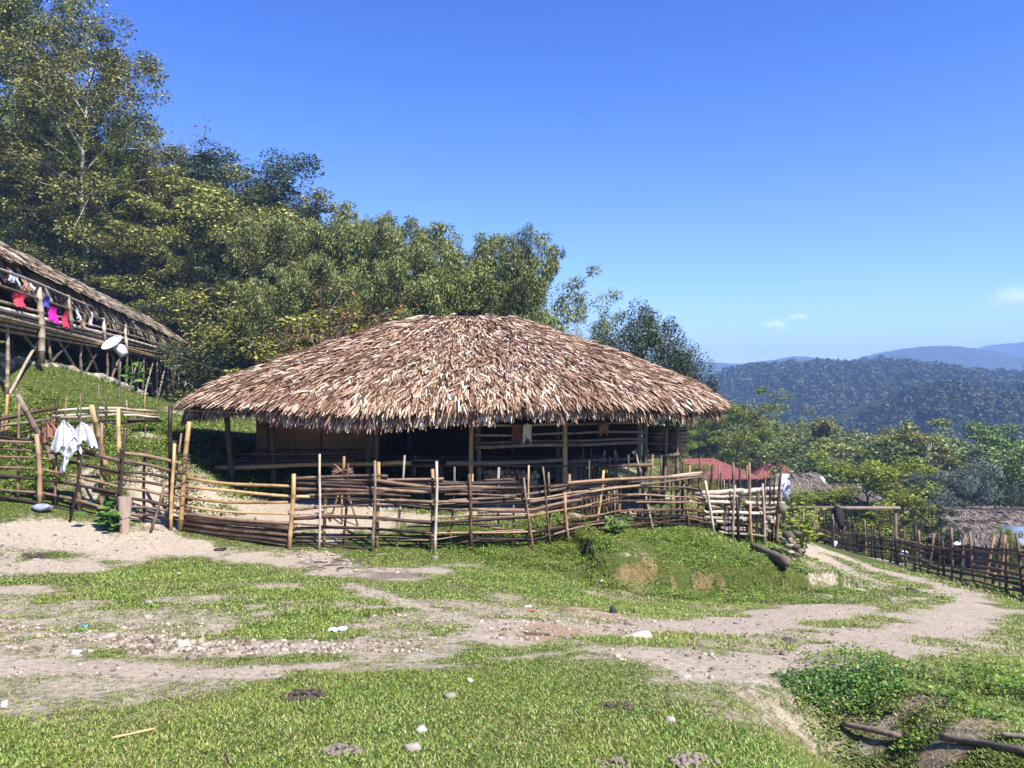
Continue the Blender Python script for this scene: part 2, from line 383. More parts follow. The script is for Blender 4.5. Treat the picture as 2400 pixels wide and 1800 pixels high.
def dirt(x, y):
    m = np.zeros(np.shape(x)); w1 = 1.9 * (fbm(x * 1.5, y * 1.5, 3, 4) - .5); w2 = 2.0 * (fbm(x * 6, y * 6, 9, 4) - .5)
    for pl, wd, st in PATHS:
        d, _, _ = polydist(x, y, pl)
        dd = d + wd * 1.5 * w1 + 0.30 * min(1, wd * 2.5) * w2
        m = np.maximum(m, st * (.62 * sstep(wd * 1.5, wd * .2, dd) + .38 * sstep(wd * 3.0, wd * .6, dd)))
    for px, py, r, st in PATCH:
        dd = np.hypot(x - px, (y - py)) + r * 2.6 * w1 + 1.3 * r * w2
        m = np.maximum(m, st * sstep(r * 1.4, r * 0.15, dd))
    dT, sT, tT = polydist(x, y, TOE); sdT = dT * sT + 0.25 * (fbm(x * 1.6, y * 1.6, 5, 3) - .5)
    m = np.maximum(m, .55 * sstep(.10, .02, np.abs(sdT - .06)) * sstep(.2, 1.0, tT) * sstep(.46, .60, fbm(x * 2.6, y * 2.6, 19, 4)))  # broken darker brown band along the foot of the scarp
    # generally worn grass
    zone = sstep(3.6, 4.6, y) * sstep(11.5, 7.5, y + .25 * np.maximum(0, x)) * sstep(-14, -8, x)
    m = np.maximum(m, zone * .62 * sstep(0.42, 0.66, fbm(x * 1.1 + 4, y * 1.6, 43, 5)))
    m = np.maximum(m, 0.6 * sstep(0.54, 0.72, fbm(x * 0.7 + 9, y * 0.7, 41, 4)))
    return np.clip(m + 0.22 * w2 * sstep(.05, .5, m) , 0, 1)
def blob(x, y, lst, k=1.0):
    m = np.zeros(np.shape(x)); w = 2 * (fbm(x * 4, y * 4, 23, 4) - .5)
    for px, py, r in lst: m = np.maximum(m, sstep(r * 1.3, r * 0.2, np.hypot(x - px, y - py) + 2 * r * w))
    return m * k

# ------------------------------------------------------------------ ground sheet
def axis(dense0, dense1, step, lo, hi, grow=1.09):
    a = list(np.arange(dense0, dense1 + 1e-6, step)); s = step
    while a[-1] < hi: s *= grow; a.append(a[-1] + s)
    s = step
    while a[0] > lo: s *= grow; a.insert(0, a[0] - s)
    return np.array(a)
gx = axis(-9, 11, 0.055, -6000, 6000); gy = axis(2.4, 17, 0.05, -300, 8000)
GX, GY = np.meshgrid(gx, gy, indexing='ij')
GZ = H(GX, GY)
mb = MB(); mb.add(np.stack([GX, GY, GZ], -1), grid_faces(len(gx), len(gy)))
fx, fy = GX.ravel(), GY.ravel()
nearm = (np.abs(fx) < 40) & (fy < 60)
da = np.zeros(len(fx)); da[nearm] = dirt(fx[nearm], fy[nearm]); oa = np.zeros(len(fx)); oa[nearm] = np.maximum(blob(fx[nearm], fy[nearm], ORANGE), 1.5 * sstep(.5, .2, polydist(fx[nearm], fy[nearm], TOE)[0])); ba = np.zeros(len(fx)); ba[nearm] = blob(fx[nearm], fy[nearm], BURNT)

def m_ground():
    m, t, p, out = mk('ground')
    tc = t.nodes.new('ShaderNodeTexCoord'); V = tc.outputs['Object']
    def at(n): a = t.nodes.new('ShaderNodeAttribute'); a.attribute_name = n; return a.outputs['Fac']
    n1 = noise(t, 0.5, 5, V); n2 = noise(t, 14, 6, V, 0.7); n3 = noise(t, 55, 4, V, 0.7)
    g = ramp(t, [(.022, .034, .008), (.055, .075, .016), (.15, .15, .045)], [.3, .5, .72]); t.links.new(n2.outputs[0], g.inputs[0])
    g2 = mixc(t, mathn(t, 'MULTIPLY', n1.outputs[0], .35), g.outputs[0], (.12, .14, .03))
    d = ramp(t, [(.20, .155, .105), (.38, .315, .235), (.53, .46, .365)], [.26, .5, .76]); t.links.new(n2.outputs[0], d.inputs[0])
    vo = t.nodes.new('ShaderNodeTexVoronoi'); vo.inputs['Scale'].default_value = 26; t.links.new(V, vo.inputs['Vector'])
    d2 = mixc(t, .5, d.outputs[0], vo.outputs['Distance'], 'SOFT_LIGHT'); n4 = noise(t, 1.7, 4, V); d2 = mixc(t, n4.outputs[0], d2, (.35, .285, .21), 'MIX')
    hsv = t.nodes.new('ShaderNodeHueSaturation'); hsv.inputs['Saturation'].default_value = 1.0; t.links.new(d2, hsv.inputs['Color'])
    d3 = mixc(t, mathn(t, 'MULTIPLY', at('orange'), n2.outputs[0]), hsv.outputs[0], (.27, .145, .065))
    d4 = mixc(t, mathn(t, 'MULTIPLY', mathn(t, 'MULTIPLY', at('burnt'), n2.outputs[0]), 1.2), d3, (.10, .075, .07))
    f = mathn(t, 'ADD', at('dirt'), mathn(t, 'MULTIPLY', mathn(t, 'ADD', mathn(t, 'SUBTRACT', n2.outputs[0], .5), mathn(t, 'SUBTRACT', n3.outputs[0], .5)), 1.15))
    fr = ramp(t, [(0, 0, 0), (1, 1, 1)], [.26, .72]); t.links.new(f, fr.inputs[0])
    c = mixc(t, fr.outputs[0], g2, d4)
    t.links.new(c, p.inputs['Base Color']); p.inputs['Roughness'].default_value = 0.95; p.inputs['Specular IOR Level'].default_value = 0.1
    b = t.nodes.new('ShaderNodeBump'); b.inputs['Strength'].default_value = .7; b.inputs['Distance'].default_value = .03
    hh = mathn(t, 'ADD', n2.outputs[0], mathn(t, 'MULTIPLY', n3.outputs[0], .5))
    t.links.new(hh, b.inputs['Height']); t.links.new(b.outputs[0], p.inputs['Normal'])
    return m
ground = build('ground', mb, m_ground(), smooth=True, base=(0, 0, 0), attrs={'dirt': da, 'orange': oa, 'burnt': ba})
tag(ground, kind='structure')

# ------------------------------------------------------------------ grass and ground cover (stuff)
rg = np.random.RandomState(11)
def scatter(n, y0, y1, spread=0.74, extra=1.2, pw=1.0):
    y = y0 + (y1 - y0) * rg.rand(n) ** pw
    x = (rg.rand(n) * 2 - 1) * (spread * y + extra)
    return x, y
GRASS = m_leaf('grass_blade', [(.028, .06, .006), (.10, .19, .016), (.22, .32, .035), (.45, .49, .17)], 0.5, 0.25, pos=[0, .3, .72, 1], patch=0.8, patchcol=(.25, .29, .04), spec=.4)
DRYG = m_leaf('dry_grass_blade', [(.09, .09, .02), (.24, .22, .065), (.46, .41, .18)], 0.6, 0.3)
mb = MB()
for n, y0, y1, ln, wd, pw in ((560000, 2.7, 6.5, .018, .0056, 1.0), (430000, 6.0, 15.5, .030, .011, 1.1), (90000, 15, 24, .07, .026, 1.0)):
    x, y = scatter(n, y0, y1, pw=pw)
    d = dirt(x, y)
    keep = rg.rand(len(x)) > sstep(.10, .80, d) * 0.985
    x, y, d = x[keep], y[keep], d[keep]; n = len(x)
    lush = fbm(x * .8 + 3, y * .8, 61, 4)
    z = H(x, y)
    a = rg.rand(n) * 2 * np.pi; up = 0.25 + 0.75 * rg.rand(n)
    D = np.stack([np.cos(a), np.sin(a), up], -1)
    N = np.stack([-np.cos(a) * up + .3 * rg.randn(n), -np.sin(a) * up + .3 * rg.randn(n), np.ones(n)], -1)
    L = ln * (.5 + rg.rand(n) * 1.1) * (.6 + .9 * lush)
    dry = rg.rand(n) < .13 + .8 * d + .35 * sstep(.52, .75, fbm(x * .55 + 20, y * .55, 71, 4)); wv = wd * (.6 + .8 * rg.rand(n)); B = np.stack([x, y, z - .004], -1)
    for q, mi in ((~dry, 0), (dry, 1)): leaves(mb, B[q], D[q], N[q], L[q], wv[q], mi)
grass = build('grass', mb, [GRASS, DRYG], base=(0, 0, 0)); tag(grass, kind='stuff')
grass['label'] = 'short green turf over the slope and between the wheel tracks'; grass['category'] = 'grass'

# leafy weeds on the banks
WEED = m_leaf('weed_leaf', [(.022, .06, .005), (.08, .175, .010), (.18, .30, .022), (.34, .38, .07)], .5, .3, patch=1.4, patchcol=(.20, .13, .05), spec=.4)
WEEDD = m_leaf('dark_weed_leaf', [(.025, .08, .010), (.07, .19, .025), (.17, .32, .06)], .45, .3, spec=.5)
def weeds(name, cx, cyy, rx, ry, n, ht, size, mat, label, cond=None, bare=0.5):
    mb = MB()
    a = rg.rand(n) * 2 * np.pi; r = np.sqrt(rg.rand(n)) ** 1.15
    x = cx + rx * r * np.cos(a); y = cyy + ry * r * np.sin(a)
    k = (fbm(x * 2.2, y * 2.2, 51, 3) > .52 - .22 * (1 - r)) & (rg.rand(n) > bare * dirt(x, y))
    if cond is not None: k &= cond(x, y)
    x, y = x[k], y[k]; n = len(x); hgt = ht * rg.rand(n) * (.15 + 3.2 * np.clip(fbm(x * 2.1, y * 2.1, 52, 4) - .38, 0, 1) * 2)
    C = np.stack([x, y, H(x, y) + hgt], -1)
    a = rg.rand(n) * 2 * np.pi
    D = np.stack([np.cos(a), np.sin(a), .5 * rg.randn(n)], -1); N = np.stack([.5 * rg.randn(n), .5 * rg.randn(n), np.ones(n)], -1)
    leaves(mb, C, D, N, size * (.5 + rg.rand(n)), size * .6 * (.5 + rg.rand(n)))
    o = build(name, mb, mat, base=(cx, cyy, h1(cx, cyy))); tag(o, label, 'ground cover', None, 'stuff'); return o
g1 = gp(1560, 1330)
weeds('bank_weeds', 3.4, 14.3, 4.6, 3.0, 120000, .075, .034, WEED, 'weedy ground cover on the bank below the bamboo fence', bare=.15)
weeds('hillside_weeds', -10.5, 16.5, 6.0, 3.6, 100000, .15, .055, WEED, 'leafy weeds on the slope behind the left fence', bare=.3)
gq = gp(2000, 1615)
weeds('broadleaf_weeds', gq[0] + .02, gq[1] + .05,   .50, .30, 4200, .035, .024, WEEDD, 'dark green broadleaf weeds in the gully by the track', bare=0)
weeds('gully_weeds', 3.2, 4.6, 1.5, 1.4, 42000, .05, .022, WEED, 'rough weeds on the eroded gully slope')

# ================================================================== THATCHED HUT
rh = np.random.RandomState(5)
HX, HY = -1.2, 19.6
ZE, ZP = 1.36, 3.36
HA, HB, RIDGE = 6.34, 4.5, 0.75
def roofS(th, t, lift=0.0):
    """roof surface: th round the plan, t from ridge (0) to eave (1)"""
    th = np.asarray(th, float); t = np.asarray(t, float); c, s = np.cos(th), np.sin(th)
    n = 2 / 2.3
    ex = np.sign(c) * np.abs(c) ** n; ey = np.sign(s) * np.abs(s) ** n
    x = HX + ex * (RIDGE + (HA - RIDGE) * t); y = HY + ey * (HB * t)
    y = y + 0.10 * (x - HX) * (t)                      # right end lies a little further off
    z = ZP - (ZP - ZE) * t ** 1.06 - .15 * np.clip((t - .84) / .16, 0, 1) ** 2 + lift
    z = z + 0.05 * np.sin(th * 5 + 1) * t + 0.07 * (vnoise(x * .8 + 50, y * .8 + 50, 3) - .5)
    return np.stack([x, y, z], -1)
def strips(mb, Pt, Dn, Nn, L, Wd, lift0, lift1, droop, rng, mi=0):
    """curved dry leaf strips: base Pt, direction Dn, surface normal Nn"""
    n = len(Pt); Dn = nrm(Dn); Sd = nrm(np.cross(Nn, Dn)); roll = (rng.rand(n) - .5) * 1.3
    Sd = nrm(Sd + Nn * roll[:, None])
    L = L[:, None]; Wd = Wd[:, None]; l0 = lift0[:, None]; l1 = lift1[:, None]
    dr = np.zeros((n, 3)); dr[:, 2] = -1
    v = np.empty((n, 6, 3))
    p0 = Pt + Nn * l0; p1 = Pt + Dn * L * .5 + Nn * (l0 + (l1 - l0) * .8); p2 = Pt + Dn * L + Nn * l1 + dr * droop[:, None]
    bend = Sd * (L * (rng.rand(n)[:, None] - .5) * .25)
    v[:, 0] = p0 - Sd * Wd * .42; v[:, 1] = p0 + Sd * Wd * .42
    v[:, 2] = p1 - Sd * Wd * .5 + bend * .4; v[:, 3] = p1 + Sd * Wd * .5 + bend * .4
    v[:, 4] = p2 - Sd * Wd * .14 + bend; v[:, 5] = p2 + Sd * Wd * .14 + bend
    b = np.arange(n)[:, None] * 6
    f = np.concatenate([b + np.array([0, 2, 3, 1]), b + np.array([2, 4, 5, 3])])
    mb.add(v.reshape(-1, 3), f, mi)
def thatch(mb, surf, n, fa, fb, Lr, Wr, rng, jit=.22, lift=(.0, .05, .11), droop=.03, fring=0):
    a = fa(n); b = fb(n); e = 1e-3
    p = surf(a, b); d = nrm(surf(a, b + e) - p); s = nrm(surf(a + e, b) - p); N = nrm(np.cross(s, d)); N = N * np.sign(N[:, 2:3] + 1e-9)
    d = nrm(d + s * (rng.randn(n) * jit)[:, None])
    strips(mb, p, d, N, Lr[0] + (Lr[1] - Lr[0]) * rng.rand(n), Wr[0] + (Wr[1] - Wr[0]) * rng.rand(n),
           lift[0] + .03 * rng.rand(n), lift[1] + (lift[2] - lift[1]) * rng.rand(n), droop * rng.rand(n), rng)

hut = thing('thatched_hut', (HX, HY, h1(HX, HY)), 'large oval hut with a shaggy brown palm leaf roof reaching almost to the ground', 'hut')
mb = MB()
th = np.linspace(0, 2 * np.pi, 97); tt = np.linspace(0.0, 1.0, 14)
TH, TT = np.meshgrid(th, tt, indexing='ij')
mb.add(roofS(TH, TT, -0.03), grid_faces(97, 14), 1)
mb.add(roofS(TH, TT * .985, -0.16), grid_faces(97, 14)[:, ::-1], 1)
def th_front(n): return np.pi * (0.97 + 1.06 * rh.rand(n))
def th_back(n): return np.pi * rh.rand(n)
thatch(mb, roofS, 52000, th_front, lambda n: np.sqrt(rh.rand(n) * .99 + .002), (.24, .52), (.028, .066), rh, .2, (.0, .05, .13))
thatch(mb, roofS, 12000, th_front, lambda n: np.sqrt(rh.rand(n) * .99 + .002), (.15, .32), (.03, .075), rh, .3, (.0, .03, .08))
thatch(mb, roofS, 6000, th_front, lambda n: np.sqrt(rh.rand(n) * .98 + .01), (.3, .6), (.02, .042), rh, .4, (.03, .1, .19))
thatch(mb, roofS, 9000, th_back, lambda n: np.sqrt(rh.rand(n) * .99 + .002), (.4, .7), (.06, .1), rh, .24)
# fringe
def fringe(mb, n, tf, Lr, out, thf):
    a = thf(n); p = roofS(a, np.full(n, tf), -.02 - .08 * rh.rand(n)); d = nrm(roofS(a, np.full(n, tf + .02)) - roofS(a, np.full(n, tf)))
    d2 = d.copy(); d2[:, 2] = 0; d2 = nrm(d2) * out; d2[:, 2] = -1; s = nrm(np.cross(d2, [0, 0, 1.0]))
    D = nrm(d2 + s * (rh.randn(n) * .16)[:, None]); N = nrm(np.cross(s, D)); N *= np.sign((N * d).sum(-1, keepdims=True) + 1e-9)
    lum = .75 + .5 * vnoise(a * 9, a * 0 + tf * 10, 8)
    strips(mb, p, D, N, (Lr[0] + (Lr[1] - Lr[0]) * rh.rand(n)) * lum, .028 + .042 * rh.rand(n), np.zeros(n), .02 + .07 * rh.rand(n), .05 * rh.rand(n), rh)
for tf, n, Lr, o in ((.90, 3000, (.25, .42), 1.5), (.935, 3500, (.25, .42), 1.1), (.965, 4500, (.25, .42), .7), (.985, 5000, (.25, .42), .45), (1.0, 4500, (.18, .40), .3)):
    fringe(mb, n, tf, Lr, o, th_front)
fringe(mb, 1500, 1.0, (.25, .45), .4, th_back)
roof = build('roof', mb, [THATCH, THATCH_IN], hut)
# dark smoke cap on the ridge
mb = MB()
cx0 = roofS(np.array([-1.57]), np.array([0.0]))[0]
n = 260; a = rh.rand(n) * 6.28; r = np.sqrt(rh.rand(n))
C = np.stack([HX + .12 + .34 * r * np.cos(a), HY + .2 * r * np.sin(a), np.full(n, ZP - .05)], -1); 
C[:, 2] += .17 * (1 - r ** 2)
D = np.stack([np.cos(a), np.sin(a), .15 - 1.0 * r], -1); leaves(mb, C, D, np.stack([.3 * rh.randn(n), .3 * rh.randn(n), np.ones(n)], -1), .2, .07)
build('ridge_cap', mb, m_leaf('sooty_thatch', [(.006, .005, .005), (.02, .015, .012)], .9, 0), roof)
for dx in (-.33, .52):
    mb = MB(); bamboo(mb, (HX + dx, HY - .3, ZP - .02), (HX + dx + .1, HY + .4, ZP + .06), .03, rh); build('ridge_pole', mb, PALE, roof)

def m_mat():
    m, t, p, out = mk('bamboo_matting')
    tc = t.nodes.new('ShaderNodeTexCoord'); mp = t.nodes.new('ShaderNodeMapping'); mp.inputs['Rotation'].default_value = (math.radians(90), 0, 0)
    t.links.new(tc.outputs['Object'], mp.inputs['Vector'])
    br = t.nodes.new('ShaderNodeTexBrick'); br.inputs['Scale'].default_value = 1.0; br.offset = .5
    for k, v in (('Brick Width', .34), ('Row Height', .045), ('Mortar Size', .003)): br.inputs[k].default_value = v
    br.inputs['Color1'].default_value = (.24, .125, .055, 1); br.inputs['Color2'].default_value = (.33, .185, .085, 1); br.inputs['Mortar'].default_value = (.07, .04, .02, 1)  # cane browns toned down to carry the shade below the eave
    t.links.new(mp.outputs[0], br.inputs['Vector'])
    n = noise(t, 2.2, 6, tc.outputs['Object'], .7); nr = ramp(t, [(0, 0, 0), (1, 1, 1)], [.38, .66]); t.links.new(n.outputs[0], nr.inputs[0]); c = mixc(t, nr.outputs[0], br.outputs[0], (.09, .045, .022))
    c = mixc(t, .12, br.outputs[0], c)
    t.links.new(c, p.inputs['Base Color']); p.inputs['Roughness'].default_value = .7
    b = t.nodes.new('ShaderNodeBump'); b.inputs['Strength'].default_value = .5; b.inputs['Distance'].default_value = .01
    t.links.new(br.outputs['Fac'], b.inputs['Height']); b.invert = True; t.links.new(b.outputs[0], p.inputs['Normal'])
    return m
MAT = m_mat()
ZD = -0.13      # deck level
YF = 16.55      # deck front
# woven walls, each its own part; the middle bay stands open
def wallbox(name, x0, x1, y0, y1, z0, z1, m=MAT):
    mb = MB(); box(mb, ((x0 + x1) / 2, (y0 + y1) / 2, (z0 + z1) / 2), (x1 - x0, y1 - y0, z1 - z0)); return build(name, mb, m, hut)
wallbox('wall', -5.75, -3.05, 17.35, 17.40, ZD + .03, 1.75)
wallbox('wall', -5.80, -5.753, 17.40, 21.6, ZD + .03, 1.75)
BAY_SHADE = m_plain('shade_painted_matting', (.035, .022, .014), .9, .4, 8)  # matting coloured near black to paint in the gloom of the open bay
wallbox('wall', -3.05, 3.2, 19.4, 19.45, ZD + .03, 2.3, BAY_SHADE)
wallbox('wall', -3.10, -3.053, 17.403, 19.39, ZD + .03, 1.75, BAY_SHADE)
wallbox('wall', -5.7, 3.2, 22.0, 22.05, ZD + .03, 1.8, BAY_SHADE)
mb = MB()
for xx in (-5.5, -4.95, -4.3, -3.7, -3.2): bamboo(mb, (xx, 17.325, ZD), (xx, 17.325, 1.3), .02, rh, wob=.004)
for zz in (.12, .62): bamboo(mb, (-5.75, 17.31, zz), (-3.05, 17.31, zz), .018, rh, wob=.004)
build('wall_batten', mb, DARKB, hut)
# deck of split bamboo on joists
mb = MB()
for i in range(46):
    yy = YF + .03 + i * .118; bamboo(mb, (-6.35 + .15 * rh.rand(), yy, ZD - .03), (3.0 + .1 * rh.rand(), yy, ZD - .03), .032, rh, wob=.006)
build('deck', mb, DARKB, hut)
def cane(name, a, b, r, m, parent, **k):
    mb = MB(); bamboo(mb, a, b, r, rh, **k); return build(name, mb, m, parent, smooth=True)
cane('deck_edge', P(505, 1096, 16.5), P(885, 1086, 16.5), .055, TAN, hut)
cane('deck_edge', P(895, 1086, 16.5), P(965, 1084, 16.5), .05, TAN, hut)
cane('deck_edge', P(1045, 1087, 16.5), P(1325, 1079, 16.6), .05, OLDW, hut)
cane('deck_edge', P(1325, 1084, 16.7), P(1590, 1066, 17.4), .05, OLDW, hut)
# posts
def hpost(u, Y, vt=None, r=.055, m=OLDW, du=0, zt=1.15):
    x = (u - 1200) / F * Y; g = h1(x, Y) - .1
    top = (x + du, Y, zt) if vt is None else P(u, vt, Y)
    return cane('post', (x, Y, g), top, r, m, hut, taper=.95)
for u, Y, r, m, du in ((640, 16.75, .065, OLDW, -.02), (862, 16.6, .06, OLDW, 0), (882, 16.75, .07, OLDW, 0), (1105, 16.55, .055, TAN, 0), (1122, 16.7, .06, OLDW, 0),
                       (1322, 16.6, .06, TAN, .03), (1308, 16.8, .05, OLDW, 0), (1498, 17.0, .06, OLDW, 0), (1512, 17.05, .06, OLDW, .02), (548, 16.4, .06, OLDW, -.18),
                       (700, 19, .06, OLDW, 0), (960, 19, .06, OLDW, 0), (1200, 19.3, .06, OLDW, 0), (1400, 19.4, .06, OLDW, 0)):
    hpost(u, Y, None, r, m, du)
# veranda rails on the right
for v0, v1, r, m in ((997, 992, .032, GREYB), (1021, 1012, .028, GREYB), (1037, 1030, .03, OLDW), (1047, 1039, .045, GREYB)):
    cane('rail', P(1112, v0, 16.5), P(1320, (v0 + v1) / 2, 16.55), r, m, hut); cane('rail', P(1324, (v0 + v1) / 2 - 1, 16.6), P(1512, v1 - 1, 17.0), r, m, hut)
# side platform at the right end
for Y in (17.3, 19.2):
    cane('side_rail', P(1512, 1000, Y), P(1608, 1003, Y + .3), .03, OLDW, hut); cane('side_rail', P(1512, 1040, Y), P(1596, 1040, Y + .3), .03, OLDW, hut)
    x, y = P(1588, 1000, Y + .2)[:2]; cane('post', (x, y, h1(x, y) - .1), (x, y, .78), .05, OLDW, hut)
    x, y = P(1560, 1000, Y + .2)[:2]; cane('post', (x - .1, y, h1(x, y) - .1), (x + .05, y, .85), .045, OLDW, hut)
mb = MB()
for i in range(14): bamboo(mb, P(1508, 1062, 17.2 + i * .16), P(1596, 1064, 17.45 + i * .16), .03, rh)
build('side_platform', mb, DARKB, hut)
# underside clutter kept as its own things below

# dark carrying baskets on the side platform
def basket(u, v, Y, r, h, label):
    mb = MB(); c = P(u, v, Y); zs = np.linspace(0, h, 7); rr = r * (0.72 + .28 * (zs / h) ** .6)
    ring = []
    for z_, q in zip(zs, rr): ring.append([c[0], c[1], c[2] + z_])
    tube(mb, np.array(ring), rr, 14)
    for z_, q in zip(zs, rr):
        a = np.linspace(0, 2 * np.pi, 15); tube(mb, np.stack([c[0] + q * 1.02 * np.cos(a), c[1] + q * 1.02 * np.sin(a), np.full(15, c[2] + z_)], -1), .012, 5)
    o = build('basket', mb, DARKB, smooth=True); tag(o, label, 'basket', 'baskets on the side platform'); return o
basket(1540, 1061, 17.7, .26, .55, 'dark wicker basket nearest the hut post on the side platform')
basket(1583, 1061, 18.0, .28, .52, 'dark wicker basket at the open end of the side platform')

# bench-like poles lying on the left deck, pole stack
for i in range(7):
    v = 1062 + i * 4; o = build('bamboo_pole', (lambda m_: (bamboo(m_, P(560 + 14 * rh.rand() + i * 6, v + 4, 16.7 + i * .05), P(830 + 30 * rh.rand(), v - 2, 16.7 + i * .05), .028, rh), m_)[1])(MB()), DARKB, smooth=True)
    tag(o, 'dark bamboo pole lying in the pile on the left deck of the hut', 'pole', 'poles lying on the hut deck')
# firewood under the veranda: each billet end-on
ends = m_wood('cut_wood', [(.12, .08, .05), (.27, .19, .125), (.42, .31, .22)], 12, .85)
def billet(x, y, z, r, L):
    mb = MB(); tube(mb, np.array([[x, y, z], [x + .02 * rh.randn(), y + L / 2, z], [x + .03 * rh.randn(), y + L, z + .01]]), r, 9); o = build('firewood_log', mb, ends, smooth=False); return o
x0 = P(1128, 1150, 16.9)[0]; x1 = P(1262, 1150, 16.9)[0]
row = 0; zz = h1(-.2, 16.9) + .06
while zz < ZD - .16:
    xx = x0 + (row % 2) * .05 + .06
    while xx < x1:
        r = .045 + .028 * rh.rand(); o = billet(xx, 16.85 + .06 * rh.rand(), zz + .01 * rh.randn(), r, .7)
        tag(o, 'cut log end in the firewood stack under the right veranda', 'firewood', 'firewood logs stacked under the hut'); xx += .125
    zz += .105; row += 1
# upright poles leaning under the veranda on the right
for i in range(30):
    u = 1322 + i * 4.3 + 2 * rh.randn(); Y = 16.75 + .25 * rh.rand(); vt = 1105 - 55 * rh.rand() * (1 if i > 4 else .4)
    b = P(u, 1170, Y); b[2] = h1(b[0], b[1]); tp = P(u - 6 + 12 * rh.rand() - (i - 15) * .3, vt, Y + .15)
    o = build('wooden_pole', (lambda m_: (bamboo(m_, b, tp, .022 + .018 * rh.rand(), rh, taper=.7), m_)[1])(MB()), GREYB, smooth=True)
    tag(o, 'grey pole standing in the row leaning under the right veranda', 'pole', 'poles standing under the hut veranda')

# cloths
def m_cloth(name, col): return m_plain(name, col, .85, .15, 14, .15)
def cloth(u, v, w, h, Y, col, label, group=None, name='hanging_cloth', ax=(1, 0), seed=0, sleeves=False):
    """a hung piece of washing: wavy sheet with real thickness"""
    rr = np.random.RandomState(int(u * 7 + v)); c = P(u, v, Y); W_, H_ = w / F * Y, h / F * Y
    nu, nv = 11, 12; s = np.linspace(-.5, .5, nu); q = np.linspace(0, 1, nv); Sg, Q = np.meshgrid(s, q, indexing='ij')
    ph = rr.rand(3) * 6.28; wave = .05 * W_ * 2 * np.sin(Sg * 11 + ph[0] + Q * 1.2) * (.25 + Q) + .03 * np.sin(Q * 5 + ph[1])
    wid = W_ * (1 - .12 * Q * np.sin(ph[2] + Sg * 2)) * (np.where(Q < .28, 1.35, 1.0) if sleeves else 1)
    a = np.array([ax[0], ax[1], 0.0]); b = np.array([-ax[1], ax[0], 0.0])
    base = c + a * (Sg * wid)[..., None] + b * wave[..., None]; base[..., 2] -= Q * H_ * (1 + .12 * np.sin(Sg * 6 + ph[1])) - .02 * np.cos(Sg * 7)
    fr = base - b * .006; bk = base + b * .006; mb = MB(); g = grid_faces(nu, nv)
    mb.add(np.concatenate([fr.reshape(-1, 3), bk.reshape(-1, 3)]), np.concatenate([g, g[:, ::-1] + nu * nv]))
    o = build(name, mb, m_cloth('cloth_' + '_'.join(str(int(k * 100)) for k in col), col), smooth=True); tag(o, label, 'cloth', group); return o
cloth(1236, 994, 20, 40, 16.42, (.62, .58, .52), 'pale cloth hung over the veranda rail of the big hut', seed=2)
cloth(1212, 996, 22, 38, 16.44, (.22, .07, .045), 'dark red cloth hung beside the pale one on the veranda rail')
cloth(1415, 994, 22, 24, 16.72, (.28, .13, .07), 'brown cloth hung high on the right veranda of the big hut')

# straw doll-like tripod in the yard
sd = thing('straw_bundle', (*gp(803, 1235)[:2], h1(*gp(803, 1235)[:2])), 'straw bundle tied on a stick tripod behind the middle fence', 'bundle')
b0 = P(803, 1200, 14.6)
mb = MB()
for u in (772, 800, 838): bamboo(mb, (P(u, 1222, 14.6)[0], 14.6 + .1 * rh.randn(), h1(P(u, 0, 14.6)[0], 14.6)), P(803, 1118, 14.6), .02, rh)
bamboo(mb, P(803, 1118, 14.6), P(806, 1070, 14.6), .032, rh); build('tripod', mb, TAN, sd)
mb = MB(); n = 60; a = rh.rand(n) * 6.28; c = P(803, 1103, 14.58)
D = np.stack([np.sign(np.cos(a)) * (.9 + .1 * rh.rand(n)), .35 * rh.randn(n), .28 * rh.randn(n) - .08 * np.sign(np.cos(a))], -1)
strips(mb, np.tile(c, (n, 1)), D, np.tile([0, -.5, .9], (n, 1)), .12 + .12 * rh.rand(n), np.full(n, .012), np.zeros(n), .01 * rh.rand(n), .02 * rh.rand(n), rh); build('straw', mb, THATCH, sd)

# plastic rack in the dark bay
rk = thing('plastic_rack', P(1000, 1130, 17.2), 'grey slatted rack standing in the dark open bay of the hut', 'rack')
for u in (967, 1030):
    cane('leg', P(u, 1135, 17.2), P(u + 3, 1068, 17.25), .025, GREYB, rk); cane('leg', P(u + 6, 1135, 17.5), P(u + 6, 1068, 17.5), .025, GREYB, rk)
for v in (1078, 1093, 1118): 
    mb = MB(); box(mb, P(1000, v, 17.3), (.66, .3, .03)); build('shelf', mb, GREYB, rk)

# ================================================================== BAMBOO FENCES
rf = np.random.RandomState(21)
class Path:
    def __init__(s, px, Y=None):
        s.p = np.array([gp(u, v) if Y is None else P(u, v, Y[i]) for i, (u, v) in enumerate(px)])
        s.l = np.concatenate([[0], np.cumsum(np.hypot(*np.diff(s.p[:, :2], axis=0).T))]); s.L = s.l[-1]
        s.us = np.array([q[0] for q in px], float)
    def at(s, d): return np.array([np.interp(d, s.l, s.p[:, k]) for k in range(3)])
    def at_u(s, u):
        """the spot of the path seen at column u"""
        d = np.linspace(-.5, s.L + .5, 400); q = np.array([np.interp(d, s.l, s.p[:, k]) for k in range(2)])
        i = np.argmin(np.abs(1200 + F * q[0] / q[1] - u)); return s.at(np.clip(d[i], 0, s.L))
def fpost(root, path, ub, ut, vt, r, m, dy=0.0, name='post'):
    b = path.at_u(ub); x = (ub - 1200) / F * (b[1] + dy); y = b[1] + dy
    b = np.array([x, y, h1(x, y) - .12]); t = P(ut, vt, y + .04 * rf.randn())
    mb = MB(); bamboo(mb, b, t, r * .66, rf, taper=.9); return build(name, mb, m, root, smooth=True)
